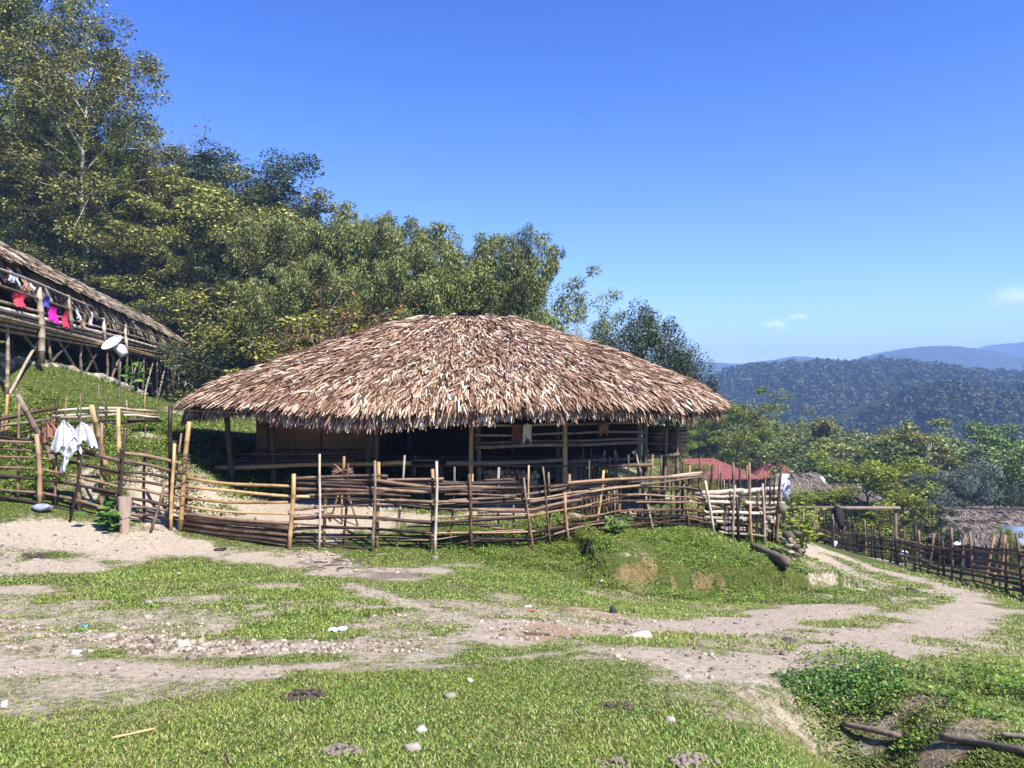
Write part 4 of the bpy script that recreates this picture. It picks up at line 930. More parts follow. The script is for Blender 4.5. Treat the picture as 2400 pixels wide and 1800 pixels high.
# dry stone wall below the longhouse
sw = np.random.RandomState(9)
STONE = m_wood('field_stone', [(.10, .085, .06), (.22, .185, .13), (.36, .31, .23)], 5, .95, bump=.8, island=.9)
def rock(mb, c, r, rng, flat=.6, mi=0, sub=1):
    t = (1 + 5 ** .5) / 2
    v = nrm(np.array([[-1, t, 0], [1, t, 0], [-1, -t, 0], [1, -t, 0], [0, -1, t], [0, 1, t], [0, -1, -t], [0, 1, -t], [t, 0, -1], [t, 0, 1], [-t, 0, -1], [-t, 0, 1]], float))
    f = [[0, 11, 5], [0, 5, 1], [0, 1, 7], [0, 7, 10], [0, 10, 11], [1, 5, 9], [5, 11, 4], [11, 10, 2], [10, 7, 6], [7, 1, 8], [3, 9, 4], [3, 4, 2], [3, 2, 6], [3, 6, 8], [3, 8, 9], [4, 9, 5], [2, 4, 11], [6, 2, 10], [8, 6, 7], [9, 8, 1]]
    if sub:
        vl = list(v); cache = {}
        def mid(a, b):
            k = (min(a, b), max(a, b))
            if k not in cache: vl.append(nrm(vl[a] + vl[b])); cache[k] = len(vl) - 1
            return cache[k]
        f2 = []
        for a, b, c_ in f:
            ab, bc, ca = mid(a, b), mid(b, c_), mid(c_, a); f2 += [[a, ab, ca], [b, bc, ab], [c_, ca, bc], [ab, bc, ca]]
        v = np.array(vl); f = f2
    k = 1 + .62 * (rng.rand(len(v)) - .5); s = np.array([1, .6 + .5 * rng.rand(), flat]) * (1 + .25 * rng.randn(3))
    a = rng.rand() * 6.28; v = v * k[:, None] * s * r; v = np.stack([v[:, 0] * math.cos(a) - v[:, 1] * math.sin(a), v[:, 0] * math.sin(a) + v[:, 1] * math.cos(a), v[:, 2]], -1)
    mb.add(v + np.asarray(c), f, mi)
wp = Path([(-90, 905), (0, 912), (90, 920), (180, 934), (250, 945), (330, 950)], [18.3, 19.4, 20.6, 22.2, 24.5, 28]); wt_ = [(-90, 826), (0, 836), (90, 852), (180, 872), (250, 890), (330, 922)]
wt_ = np.array([P(u, v, Y + .9) for (u, v), Y in zip(wt_, [18.3, 19.4, 20.6, 22.2, 24.5, 28])])
mb = MB(); mbw = MB()
for i in range(2300):
    f = sw.rand(); g = sw.rand() ** .8; d = f * wp.L; b = wp.at(d); tp_ = np.array([np.interp(d, wp.l, wt_[:, k]) for k in range(3)])
    c = b + (tp_ - b) * g; rock(mb, c + sw.randn(3) * .04, .07 + .09 * sw.rand() ** 2 + (.06 if g > .85 else 0), sw, .55, 0, 0)
wall_o = thing('stone_wall', wp.at(wp.L / 2), 'mossy dry stone retaining wall below the longhouse', 'wall')
build('stonework', mb, STONE, wall_o)
n = 9000; f = sw.rand(n); g = sw.rand(n); d = f * wp.L; b = np.array([np.interp(d, wp.l, wp.p[:, k]) for k in range(3)]).T; tp_ = np.array([np.interp(d, wp.l, wt_[:, k]) for k in range(3)]).T
kk = fbm(d * .9, g * 2, 14, 3) > .47; C = (b + (tp_ - b) * g[:, None])[kk]; C[:, 1] -= .1; n = len(C); a = sw.rand(n) * 6.28
leaves(mbw, C + sw.randn(n, 3) * .05, np.stack([np.cos(a), -.5 + 0 * a, np.sin(a)], -1), np.stack([.4 * sw.randn(n), -np.ones(n), .7 + 0 * a], -1), .09, .06); build('moss', mbw, m_leaf('wall_moss', [(.06, .08, .015), (.14, .15, .03), (.24, .22, .07)], .8, .2), wall_o)

# white tin roofed shed beyond the longhouse
ts = thing('tin_shed', P(390, 940, 48), 'small shed with a white corrugated tin roof beyond the stilts', 'shed')
mb = MB(); nu = 60; xs = np.linspace(0, 1, nu); q0, q1 = P(338, 905, 46), P(462, 905, 47); r0, r1 = P(345, 876, 50), P(440, 882, 51)
lo = q0 + (q1 - q0) * xs[:, None]; hi = r0 + (r1 - r0) * xs[:, None]; wv = .03 * np.sin(xs * 120); lo[:, 2] += wv; hi[:, 2] += wv
mb.add(np.concatenate([lo, hi, lo - [0, 0, .02], hi - [0, 0, .02]]), [[i, i + 1, nu + i + 1, nu + i] for i in range(nu - 1)] + [[2 * nu + i + 1, 2 * nu + i, 3 * nu + i, 3 * nu + i + 1] for i in range(nu - 1)])
build('roof', mb, m_plain('white_tin', (.68, .70, .74), .45, .08, 3, .4), ts)
mb = MB(); c = (q0 + r1) / 2; box(mb, (c[0], c[1], c[2] - 1.2), (2.6, 3.2, 1.9)); build('wall', mb, OLDW, ts)

# ================================================================== things on the slope
rs = np.random.RandomState(17)
# log on the bank
A = gp(1765, 1292); B = gp(1845, 1346); A[2] += .12; B[2] += .16
mb = MB(); n = 16; ts_ = np.linspace(0, 1, n); pts = A + (B - A) * ts_[:, None]; rad = .062 + .045 * ts_ + .006 * rs.randn(n); rad[-1] *= .8; tube(mb, pts, rad, 14)
tag(build('log', mb, LOGM, smooth=True), 'thick mossy brown log lying down the bank below the pole fence', 'log')
# cairn like stack of stones at the corner
for i, (u, v, r) in enumerate(((1848, 1278, .24), (1838, 1272, .2), (1874, 1290, .22), (1864, 1322, .24), (1876, 1325, .18), (1850, 1305, .25), (1858, 1313, .30), (1853, 1296, .34), (1860, 1280, .30), (1852, 1268, .32), (1846, 1256, .34), (1872, 1316, .2), (1868, 1300, .22), (1840, 1262, .26), (1866, 1250, .22))):
    mb = MB(); rock(mb, P(u, v, 18.2 + .2 * (i % 3)), r * .46, rs, .62, 0, 0)
    tag(build('stone', mb, STONE), 'rough grey stone in the small tumbled pile at the bend of the track', 'stone', 'stones piled at the bend of the track')
# pale stones heaped behind the pole fence
PST = m_wood('pale_stone', [(.18, .145, .11), (.32, .27, .22), (.46, .41, .35)], 5, .9, bump=.5, island=.8)
for i in range(46):
    u = 1722 + 105 * rs.rand(); v = 1215 - 45 * rs.rand() * (1 - abs(u - 1785) / 90); Y = pr.at_u(u)[1] + .5 + .3 * rs.rand(); mb = MB(); rock(mb, P(u, v, Y), .07 + .06 * rs.rand(), rs, .7, 0, 0)
    tag(build('stone', mb, PST), 'pale stone in the heap behind the pole fence', 'stone', 'pale stones heaped behind the pole fence')
mb = MB(); box(mb, P(1829, 1192, 18.9), (.17, .14, .24), rot=.3); o = build('cut_stone', mb, PST); o.rotation_euler = (0.1, .3, 0); tag(o, 'squarish pale block perched on the end of the stone heap', 'stone')
# stones and lumps in the grass
def stone(u, v, r, mat, label, cat='stone', flat=.55, name='stone', group=None):
    r *= .78; c = gp(u, v); mb = MB(); rock(mb, c + [0, 0, r * flat * .3], r, rs, flat); return tag(build(name, mb, mat, smooth=False), label, cat, group)
WST = m_wood('white_stone', [(.22, .18, .135), (.34, .29, .23), (.46, .41, .34)], 8, .85, bump=.3)
DST = m_wood('dark_stone', [(.03, .025, .022), (.06, .05, .045), (.12, .10, .09)], 8, .8, bump=.4)
stone(1055, 1633, .035, WST, 'white stone in the grass of the middle foreground, under the wheel tracks'); stone(967, 1757, .045, WST, 'white stone at the bottom edge of the grass'); stone(986, 1713, .035, PST, 'greyish stone just above the white one at the bottom')
stone(1571, 1690, .05, WST, 'flat white stone in the right foreground grass'); stone(1502, 1494, .085, PST, 'pinkish stone beside the right hand track'); stone(2253, 1526, .06, WST, 'white stone at the outer edge of the track bend')
stone(1839, 1535, .055, PST, 'grey stone on the lower wheel track'); stone(10, 1653, .05, WST, 'white stone in the grass at the left picture edge'); stone(430, 1514, .085, WST, 'large round cream stone on the stony wheel track')
stone(418, 1345, .05, WST, 'white stone in the bright grass patch before the gate'); stone(1020, 1311, .09, PST, 'grey stone below the middle fence beside the pale stake'); stone(515, 1289, .13, DST, 'dark flat stone on the dirt in front of the gate', flat=.4)
stone(2135, 1388, .17, DST, 'black stone on the far bend of the track'); stone(2208, 1402, .08, DST, 'small black stone beyond the larger black one'); stone(1848, 1503, .06, DST, 'black stone on the grass strip between the tracks')
stone(1437, 1437, .055, DST, 'small dark upright stone on the bare soil left of its twin', flat=1.1); stone(1486, 1439, .05, DST, 'small dark upright stone on the bare soil right of its twin', flat=1.1)
stone(350, 1412, .05, PST, 'grey stone in the worn grass above the stony track'); stone(345, 1448, .05, WST, 'cream stone at the upper edge of the stony track'); stone(160, 1473, .07, WST, 'cream stone at the left end of the stony track'); stone(255, 1497, .09, WST, 'flat cream stone half sunk in the stony track')
stone(178, 1533, .05, PST, 'grey stone in the grass between the two wheel tracks'); stone(450, 1545, .05, PST, 'grey stone at the lower edge of the stony track'); stone(1100, 1597, .03, WST, 'tiny white stone right of the track')
# dung and soil clods: clusters of crumbs
DUNG = m_plain('dry_dung', (.075, .055, .04), .95, .5, 30)
def heap(u, v, r, n, mat, label, name='dung_heap', cat='dung', hgt=.5):
    c = gp(u, v); mb = MB()
    for i in range(n):
        a = rs.rand() * 6.28; q = r * math.sqrt(rs.rand()); x, y = c[0] + q * math.cos(a) * 1.3, c[1] + q * math.sin(a); rock(mb, (x, y, h1(x, y) + hgt * r * (1 - q / r) * rs.rand() + .004), r * (.10 + .16 * rs.rand()), rs, .6, 0, 0)
    return tag(build(name, mb, mat), label, cat)
heap(712, 1632, .11, 60, DUNG, 'dark crumbly dung heap in the left foreground grass'); heap(805, 1758, .075, 45, m_plain('old_dung', (.20, .16, .125), .95, .35, 25), 'grey brown dung pat near the bottom edge of the grass', hgt=.2)
heap(1445, 1657, .07, 30, DUNG, 'dark dung scrap in the right middle grass', hgt=.2); heap(1440, 1790, .06, 30, m_plain('old_dung_b', (.19, .15, .115), .95, .3, 25), 'pale dung pat cut by the bottom picture edge', hgt=.2)
heap(1620, 1784, .09, 40, m_plain('old_dung_c', (.22, .175, .13), .95, .3, 25), 'wide dung pat at the bottom right of the grass', hgt=.2); heap(82, 1304, .16, 40, DUNG, 'dark dung pat on the dirt of the upper left path', hgt=.25); heap(620, 1652, .04, 14, DUNG, 'small dark clods left of the dung heap', hgt=.2)
# litter
def scrap(u, v, w, col, label, name='litter'):
    c = gp(u, v); mb = MB(); n = 6; A, B = np.meshgrid(np.linspace(-1, 1, n), np.linspace(-1, 1, n), indexing='ij'); Z = .35 * w * (rs.rand(n, n) - .2) + .012
    X = np.stack([c[0] + w * A, c[1] + w * .6 * B, h1(c[0], c[1]) + Z], -1); X2 = X - [0, 0, .006]; g = grid_faces(n, n); mb.add(np.concatenate([X.reshape(-1, 3), X2.reshape(-1, 3)]), np.concatenate([g, g[:, ::-1] + n * n]))
    return tag(build(name, mb, m_plain(name + '_' + str(u), col, .5, .08, 20, .4)), label, 'litter')
scrap(792, 1480, .07, (.75, .76, .78), 'crumpled white scrap of plastic in the grass above the tracks', 'plastic_scrap'); scrap(1238, 1424, .035, (.8, .8, .82), 'white end of a crumpled wrapper on the grassy bank', 'wrapper'); scrap(1245, 1435, .035, (.42, .08, .05), 'red brown crumpled wrapper on the grassy bank', 'wrapper')
scrap(199, 1470, .035, (.05, .42, .33), 'tiny teal scrap of plastic on the stony track', 'plastic_scrap'); scrap(1405, 1312 + 50, .08, (.6, .55, .5), 'pale flat scrap on the green bank', 'paper_scrap')
# poles lying in the gully
def lying(u0, v0, u1, v1, r, m, label, name='fallen_pole', lift=.03):
    A, B = gp(u0, v0), gp(u1, v1); A[2] += lift; B[2] += lift; mb = MB(); n = 9; t_ = np.linspace(0, 1, n); pts = A + (B - A) * t_[:, None]
    for i in range(n): pts[i, 2] = max(pts[i, 2], h1(pts[i, 0], pts[i, 1]) + r * .5)
    tube(mb, pts, r * (1 + .08 * rs.randn(n)), 10); return tag(build(name, mb, m, smooth=True), label, 'pole')
lying(2205, 1742, 2420, 1778, .017, GREYB, 'long grey bamboo pole lying in the gully at the bottom right'); lying(2345, 1735, 2440, 1744, .012, PALE, 'short pale pole end above the long one at the right edge')
lying(1975, 1708, 2110, 1738, .016, LOGM, 'short brown stick lying across the eroded gully', 'fallen_stick'); lying(260, 1735, 365, 1712, .006, TAN, 'thin curved dry stem in the left foreground grass', 'fallen_stalk', .01)
lying(530, 1770, 541, 1794, .006, PALE, 'thin white stick at the bottom of the left foreground', 'dry_stick', .01); lying(345, 1498, 375, 1512, .012, OLDW, 'dark twig across the stony wheel track', 'twig', .01)
lying(1230, 1500 - 13, 1290, 1490, .012, OLDW, 'dark twig at the meeting of the tracks', 'twig', .01)
# twigs and burnt sticks on the dark patch before the gate
for i in range(26):
    u = 700 + 250 * rs.rand(); v = 1300 + 42 * rs.rand(); a = (rs.rand() - .5) * 1.2; L = 12 + 26 * rs.rand()
    o = lying(u, v, u + L * math.cos(a), v + L * .35 * math.sin(a), .008 + .006 * rs.rand(), [OLDW, DARKB, GREYB][i % 3], 'charred twig on the ashy ground right of the gate', 'twig', .008); o['category'] = 'twig'; o['group'] = 'charred twigs by the gate'
# gravel as stuff
mb = MB()
for u0, u1, v0, v1, n, r in ((0, 480, 1462, 1530, 420, .022), (250, 800, 1490, 1535, 520, .022), (740, 1000, 1500, 1530, 150, .018), (680, 960, 1290, 1345, 260, .03), (1400, 2050, 1440, 1590, 300, .02), (0, 400, 1250, 1350, 220, .022), (1150, 1500, 1430, 1500, 200, .02), (0, 700, 1555, 1590, 90, .016), (820, 1200, 1380, 1480, 160, .016)):
    for i in range(n):
        c = gp(u0 + (u1 - u0) * rs.rand(), v0 + (v1 - v0) * rs.rand())
        if dirt(c[:1], c[1:2])[0] < .35: continue
        rock(mb, c + [0, 0, .004], r * (.35 + 1.0 * rs.rand() ** 2), rs, .6, 0, 0)
o = build('gravel', mb, m_wood('gravel', [(.14, .105, .07), (.27, .21, .145), (.42, .35, .265)], 5, .9, bump=.3, island=1.0)); tag(o, 'loose pale gravel on the wheel tracks', 'gravel', None, 'stuff')

# ================================================================== TREES
TRL = {}
def tree_mesh(name, seed, h, cr, style, nl, leaf, clump, mats, trunk_r=.16, first=.35, nlimb=9, lean=0.0, up=.5):
    """tapered trunk with limbs, crown of leaf faces in clumps spread through the crown"""
    rng = np.random.RandomState(seed); tm = MB(); cm = MB()
    n = 9; t = np.linspace(0, 1, n); w = rng.rand(2) * 6.28
    tr = np.stack([lean * h * t ** 2 + .03 * h * np.sin(t * 4 + w[0]), .03 * h * np.sin(t * 3.3 + w[1]), h * .86 * t], -1); tr -= tr[0]
    tube(tm, tr, trunk_r * (1 - .85 * t), 8)
    cl = []
    for k in range(nlimb):
        f = first + (0.98 - first) * (k + rng.rand() * .6) / nlimb; b = np.array([np.interp(f, t, tr[:, i]) for i in range(3)]); g = (f - first) / (1 - first)
        if style == 'cone': R = cr * (1.05 - g)
        elif style == 'wide': R = cr * (.75 + .4 * math.sin(math.pi * min(1, g + .2)))
        else: R = cr * (.55 + .6 * math.sin(math.pi * (.15 + .75 * g)))
        for q in range(2 if (k % 2 or h > 15) else 1):
            a = k * 2.4 + q * 3.1 + rng.rand() * .8; e = np.array([math.cos(a), math.sin(a), up * (.3 + .9 * g) + .2 * rng.randn()]) * R * (.75 + .4 * rng.rand()); m = 6; s = np.linspace(0, 1, m)
            L = b + e * s[:, None] + np.stack([np.zeros(m), np.zeros(m), .10 * R * np.sin(s * 3.1)], -1) + .04 * R * rng.randn(m, 3) * s[:, None]
            tube(tm, L, trunk_r * .38 * (1 - g * .5) * (1 - .8 * s) + .008, 5, cap=False)
            for c in (3, 5): cl.append((L[c], clump * (.55 + .6 * rng.rand()) * (.6 + .09 * c)))
            for z in range(2):
                c = L[3 + z % 3] + rng.randn(3) * R * .30; tube(tm, np.array([L[2 + z % 3], (L[2 + z % 3] + c) / 2 + .03 * rng.randn(3), c]), trunk_r * .09 + .006, 4, cap=False); cl.append((c, clump * (.5 + .5 * rng.rand())))
    cl.append((tr[-1] + [0, 0, .04 * h], clump))
    per = max(6, nl // len(cl))
    for c, r in cl:
        m = int(per * (.6 + .8 * rng.rand())); d = nrm(rng.randn(m, 3)); rr = r * rng.rand(m) ** .33
        fl = .55 if style in ('wide', 'layer') else .8
        if style == 'layer': fl = .28
        C = c + d * rr[:, None] * [1, 1, fl]
        a = rng.rand(m) * 6.28; D = d * .7 + np.stack([np.cos(a), np.sin(a), -.25 + .3 * rng.randn(m)], -1)
        N = d * 1.0 + [0, 0, .35] + .38 * rng.randn(m, 3)
        sz = leaf * (.45 + 1.15 * rng.rand(m) ** 1.8); leaves(cm, C, D, N, sz, sz * (.42 + .25 * rng.rand(m)), 0, .06)
    return tm, cm, h
def bamboo_mesh(seed, h, spread, nculm, per, leaf, plume=.62):
    rng = np.random.RandomState(seed); culms = []; cm = MB()
    for k in range(nculm):
        a = k * 2.39 + rng.rand() * .6; q = .25 + .75 * math.sqrt(rng.rand()); hh = h * (.72 + .3 * rng.rand()); b = np.array([math.cos(a), math.sin(a), 0]) * .35 * rng.rand(); n = 12; t = np.linspace(0, 1, n)
        out = spread * q * t ** 2.6; z = hh * (t - .16 * q * t ** 4); L = b + np.stack([np.cos(a) * out, np.sin(a) * out, z], -1)
        tm = MB(); tube(tm, L, .045 * (1 - .8 * t) + .006, 6); culms.append(tm)
        for i in range(12):
            f = .26 + .74 * (i + rng.rand()) / 12; c = np.array([np.interp(f, t, L[:, j]) for j in range(3)]); R = plume * (1.0 - .55 * abs(f - .6) / .5) * (.7 + .5 * rng.rand()); aa = rng.rand() * 6.28
            c = c + np.array([math.cos(aa), math.sin(aa), -.1]) * R * .7; m = int(per * (.6 + .8 * rng.rand())); d = nrm(rng.randn(m, 3)); C = c + d * (R * rng.rand(m) ** .36)[:, None] * [1, 1, .85]
            D = d * [.6, .6, .2] + [0, 0, -.55] + .35 * rng.randn(m, 3) + np.array([math.cos(a), math.sin(a), 0]) * .25
            leaves(cm, C, D, d * .9 + [0, 0, .3] + .45 * rng.randn(m, 3), leaf * (.6 + .8 * rng.rand(m)), leaf * .26 * (.7 + .6 * rng.rand(m)), 0, -.03)
    return culms, cm, h
L_OLIVE = m_leaf('leaf_olive', [(.026, .034, .006), (.11, .125, .018), (.28, .28, .05), (.50, .46, .13)], .55, .16, .5)  # upper tones lightened to match sun highlights on the crowns
L_GREEN = m_leaf('leaf_green', [(.014, .030, .007), (.055, .098, .018), (.15, .21, .04), (.30, .33, .09)], .5, .16, .5)
L_DARK = m_leaf('leaf_dark', [(.006, .016, .006), (.020, .042, .014), (.05, .08, .028), (.11, .14, .06)], .45, .15, .4, spec=.5)
L_YELL = m_leaf('leaf_yellow_green', [(.045, .07, .005), (.14, .19, .014), (.28, .33, .03), (.42, .42, .07)], .5, .35, .4)
L_BAMB = m_leaf('bamboo_leaf', [(.018, .030, .008), (.075, .105, .022), (.21, .24, .055), (.43, .42, .15)], .5, .18, .5)
L_GREY = m_leaf('leaf_grey_green', [(.05, .075, .05), (.13, .165, .11), (.25, .29, .22)], .5, .25, .3)
L_RUST = m_leaf('leaf_rust', [(.10, .03, .018), (.24, .075, .04), (.36, .14, .07)], .7, .2, .3)
TWIG = m_wood('dry_twig', [(.07, .045, .035), (.15, .10, .08), (.26, .19, .16)], 6, .9)
CULM = m_wood('bamboo_culm', [(.06, .07, .02), (.16, .17, .06), (.30, .28, .14)], 4, .5)
PROTO = {}
def proto(kind, data, leafm, bark=BARK): PROTO[kind] = dict(d=data, leaf=leafm, bark=bark, made=None)
proto('olive_tree', tree_mesh('a', 1, 12, 3.4, 'layer', 26000, .19, 1.05, None, .17, .22, 13), L_OLIVE, BARKP)
proto('tall_tree', tree_mesh('b', 2, 22, 5.2, 'round', 38000, .24, 1.55, None, .26, .30, 15, .02, .8), L_OLIVE, BARKP)
proto('broad_tree', tree_mesh('c', 3, 10, 3.6, 'wide', 26000, .17, 1.0, None, .2, .25, 11), L_GREEN)
proto('dark_tree', tree_mesh('d', 4, 11, 3.8, 'round', 28000, .19, 1.45, None, .24, .28, 11), L_DARK)
proto('cone_tree', tree_mesh('e', 5, 12, 2.3, 'cone', 18000, .19, .95, None, .2, .15, 14, 0, .1), L_DARK)
proto('light_tree', tree_mesh('f', 6, 9, 2.8, 'round', 14000, .17, .75, None, .12, .25, 10, .03), L_YELL)
proto('round_shrub', tree_mesh('g', 7, 3.2, 1.9, 'wide', 14000, .10, .62, None, .06, .05, 9), L_GREEN)
proto('citrus_tree', tree_mesh('h', 8, 6, 2.6, 'wide', 18000, .14, .72, None, .12, .18, 10), L_GREEN)
proto('bare_tree', tree_mesh('i', 9, 9, 3.0, 'round', 700, .22, .9, None, .14, .25, 14, 0, .9), L_RUST, TWIG)
proto('bamboo_clump', bamboo_mesh(10, 10, 3.2, 12, 200, .19, .66), L_BAMB, CULM)
proto('arching_bamboo', bamboo_mesh(12, 11, 5.8, 10, 120, .19, .68), L_BAMB, CULM)
def place(kind, name, u, v_top, Y, label, cat='tree', group=None, rot=0.0, leaf=None, wide=1.0, sink=.15, x=None, h=None):
    if u < 600 and x is None and Y < 51: Y = 51 + .3 * (Y - 34)
    pr_ = PROTO[kind]; X = (u - 1200) / F * Y if x is None else x; z = h1(X, Y) - sink
    hh = (1.6 - (v_top - 900) / F * Y - z) if h is None else h; s = max(.15, hh / pr_['d'][2]); bam = kind in ('bamboo_clump', 'arching_bamboo')
    if bam: s *= 1.13
    root = thing(name, (X, Y, z), label, cat, group); root.rotation_euler = (0, 0, rot); root.scale = (s * wide, s * wide, s)
    if pr_['made'] is None:
        stub = bpy.data.objects.new('stub', None); parts = []
        if bam:
            for tm in pr_['d'][0]: parts.append(build('culm', tm, pr_['bark'], base=(0, 0, 0), smooth=True))
            parts.append(build('foliage', pr_['d'][1], pr_['leaf'], base=(0, 0, 0)))
        else:
            parts.append(build('trunk', pr_['d'][0], pr_['bark'], base=(0, 0, 0), smooth=True)); parts.append(build('crown', pr_['d'][1], pr_['leaf'], base=(0, 0, 0)))
        pr_['made'] = parts; bpy.data.objects.remove(stub)
        for o in parts: o.parent = root
        mine = parts
    else:
        mine = []
        for o in pr_['made']:
            if bam and Y > 60 and o.name.startswith('culm'): continue
            c = o.copy(); COL.objects.link(c); c.parent = root; mine.append(c)
    if leaf is not None:
        o = mine[-1]; o.material_slots[0].link = 'OBJECT'; o.material_slots[0].material = leaf
    return root
rt = np.random.RandomState(77)
R = lambda: rt.rand() * 6.28
# tall trees upper left
G1 = 'tall trees on the upper left hillside'
place('tall_tree', 'tall_tree', 75, -70, 50, 'tallest pale barked tree rising past the top left picture edge', group=G1, rot=.3)
place('tall_tree', 'tall_tree', 205, 70, 52, 'airy tall tree with dark limbs against the sky, right of the tallest', group=G1, rot=2.2)
place('tall_tree', 'tall_tree', -40, -40, 47, 'leafy tall tree cut off by the left picture edge', group=G1, rot=4.0, leaf=L_GREEN)
place('tall_tree', 'tall_tree', 268, 250, 53, 'narrow yellow green tree standing lower at the right of the tall ones', group=G1, rot=1.2, leaf=L_YELL, wide=.8)
place('tall_tree', 'tall_tree', 130, 190, 44, 'yellow green tree halfway up in front of the tallest', group=G1, rot=5.2, leaf=L_YELL, wide=.9)
# olive layered trees in front
G2 = 'olive trees on the left hillside'
for i, (u, v, Y, lf) in enumerate(((40, 290, 40, None), (150, 330, 42, None), (250, 380, 43, None), (90, 420, 36, None), (200, 300, 46, L_YELL), (330, 400, 45, None), (0, 400, 37, None), (410, 420, 46, None), (230, 500, 38, L_GREEN), (310, 470, 41, None), (480, 440, 50, None), (380, 520, 42, L_GREEN), (-60, 330, 38, None), (130, 510, 36, L_GREEN), (30, 520, 34, L_GREEN))):
    place('olive_tree', 'layered_tree', u, v, Y, 'olive green tree with layered foliage in the mass on the left hillside', group=G2, rot=R(), leaf=lf, wide=1.15)
G3 = 'broad trees on the left slope'
for i, (u, v, Y, lf) in enumerate(((540, 440, 54, L_OLIVE), (600, 470, 52, None), (430, 490, 48, L_OLIVE), (680, 480, 54, None), (290, 560, 37, None), (420, 570, 41, L_OLIVE), (500, 500, 46, L_OLIVE), (760, 500, 58, L_OLIVE), (350, 340, 58, L_OLIVE), (390, 380, 60, None))):
    place('broad_tree', 'broadleaf_tree', u, v, Y, 'broad crowned tree in the wooded slope behind the longhouse', group=G3, rot=R(), leaf=lf, wide=1.1)
place('dark_tree', 'dark_tree', 598, 378, 58, 'big dark round tree on the ridge above the bamboo', rot=1.0, wide=1.15)
place('dark_tree', 'dark_tree', 660, 470, 60, 'lower dark tree at the right foot of the big dark one', rot=3.0, wide=.7)
place('cone_tree', 'conifer_like_tree', 511, 312, 60, 'pointed dark tree on the ridge beside the big dark one', rot=.5, wide=1.3)
place('bare_tree', 'red_leaved_tree', 462, 352, 62, 'thin tree with reddish leaves left of the pointed dark tree', rot=2.0)
place('bare_tree', 'bare_tree', 415, 345, 64, 'nearly bare thin tree left of the reddish one', rot=4.0)
# bamboo
GB = 'bamboo clumps behind the hut'
for i, (u, v, Y, kd) in enumerate(((340, 560, 40, 'bamboo_clump'), (450, 560, 38, 'bamboo_clump'), (560, 560, 39, 'bamboo_clump'), (640, 520, 40, 'bamboo_clump'), (700, 505, 42, 'bamboo_clump'), (770, 505, 42, 'bamboo_clump'), (640, 640, 34, 'bamboo_clump'), (850, 590, 36, 'bamboo_clump'),
        (870, 495, 41, 'bamboo_clump'), (960, 610, 34, 'bamboo_clump'), (1000, 545, 37, 'arching_bamboo'), (1050, 520, 38, 'bamboo_clump'), (1110, 560, 36, 'bamboo_clump'), (740, 600, 36, 'bamboo_clump'), (540, 650, 34, 'bamboo_clump'), (1040, 630, 33, 'bamboo_clump'), (1170, 620, 34, 'bamboo_clump'), (520, 530, 43, 'bamboo_clump'))):
    place(kd, 'bamboo_clump', u, v, Y, 'feathery bamboo clump in the dense stand behind the hut', 'bamboo', GB, R(), wide=.95 if kd == 'bamboo_clump' else .75)
place('bamboo_clump', 'bamboo_clump', 960, 500, 39, 'slim dark bamboo plume standing above the stand left of the roof peak', 'bamboo', rot=.7, wide=.4)
place('bamboo_clump', 'bamboo_clump', 880, 488, 41, 'slim bamboo plume standing up alone left of the dark one', 'bamboo', rot=2.7, wide=.35)
place('arching_bamboo', 'bamboo_clump', 1225, 560, 35, 'arching bamboo clump reaching out to the right over the roof', 'bamboo', rot=.25, wide=1.02)
place('bamboo_clump', 'bamboo_clump', 1235, 525, 36, 'tall bamboo plume above the arching clump', 'bamboo', rot=1.9, wide=.5)
place('arching_bamboo', 'bamboo_clump', 1335, 655, 34, 'low airy bamboo spreading right above the roof slope', 'bamboo', rot=3.9, wide=.85)
place('bare_tree', 'dry_bush', 800, 738, 30, 'brown leafless bush behind the left roof slope', 'bush', rot=1, wide=1.5); place('bare_tree', 'dry_bush', 745, 770, 29, 'lower brown bush beside the larger leafless one', 'bush', rot=3, wide=1.6)
place('dark_tree', 'dark_tree', 1510, 742, 31, 'small dark leaved tree showing above the right roof slope', rot=2.0, wide=.62); place('dark_tree', 'dark_tree', 1565, 800, 33, 'lower dark tree touching the right roof slope', rot=4.4, wide=.55)
# shrubs along the wood edge behind the longhouse and hut
G4 = 'shrubs at the edge of the wood'
for i in range(40):
    u = -60 + 1150 * (i + rt.rand()) / 40; Y = 30 + 10 * rt.rand() + (8 if u < 300 else 0); X = (u - 1200) / F * Y
    if u < 640: Y = 52 + 6 * rt.rand(); X = (u - 1200) / F * Y - 2
    place('round_shrub', 'shrub', u, 0, Y, 'dense green shrub filling the foot of the wood behind the houses', 'shrub', G4, R(), L_OLIVE if i % 3 == 0 else None, 1.2, x=X, h=2.5 + 3 * rt.rand())
for i in range(16):
    u = 405 + 165 * (i + rt.rand()) / 16; Y = 51 + 3 * rt.rand() if u < 492 else 37 + 8 * rt.rand()
    place('round_shrub', 'shrub', u, 0, Y, 'dense green shrub filling the foot of the wood behind the houses', 'shrub', G4, R(), L_DARK if i % 2 else None, 1.1, x=(u - 1200) / F * Y, h=2.2 + 1.6 * rt.rand())
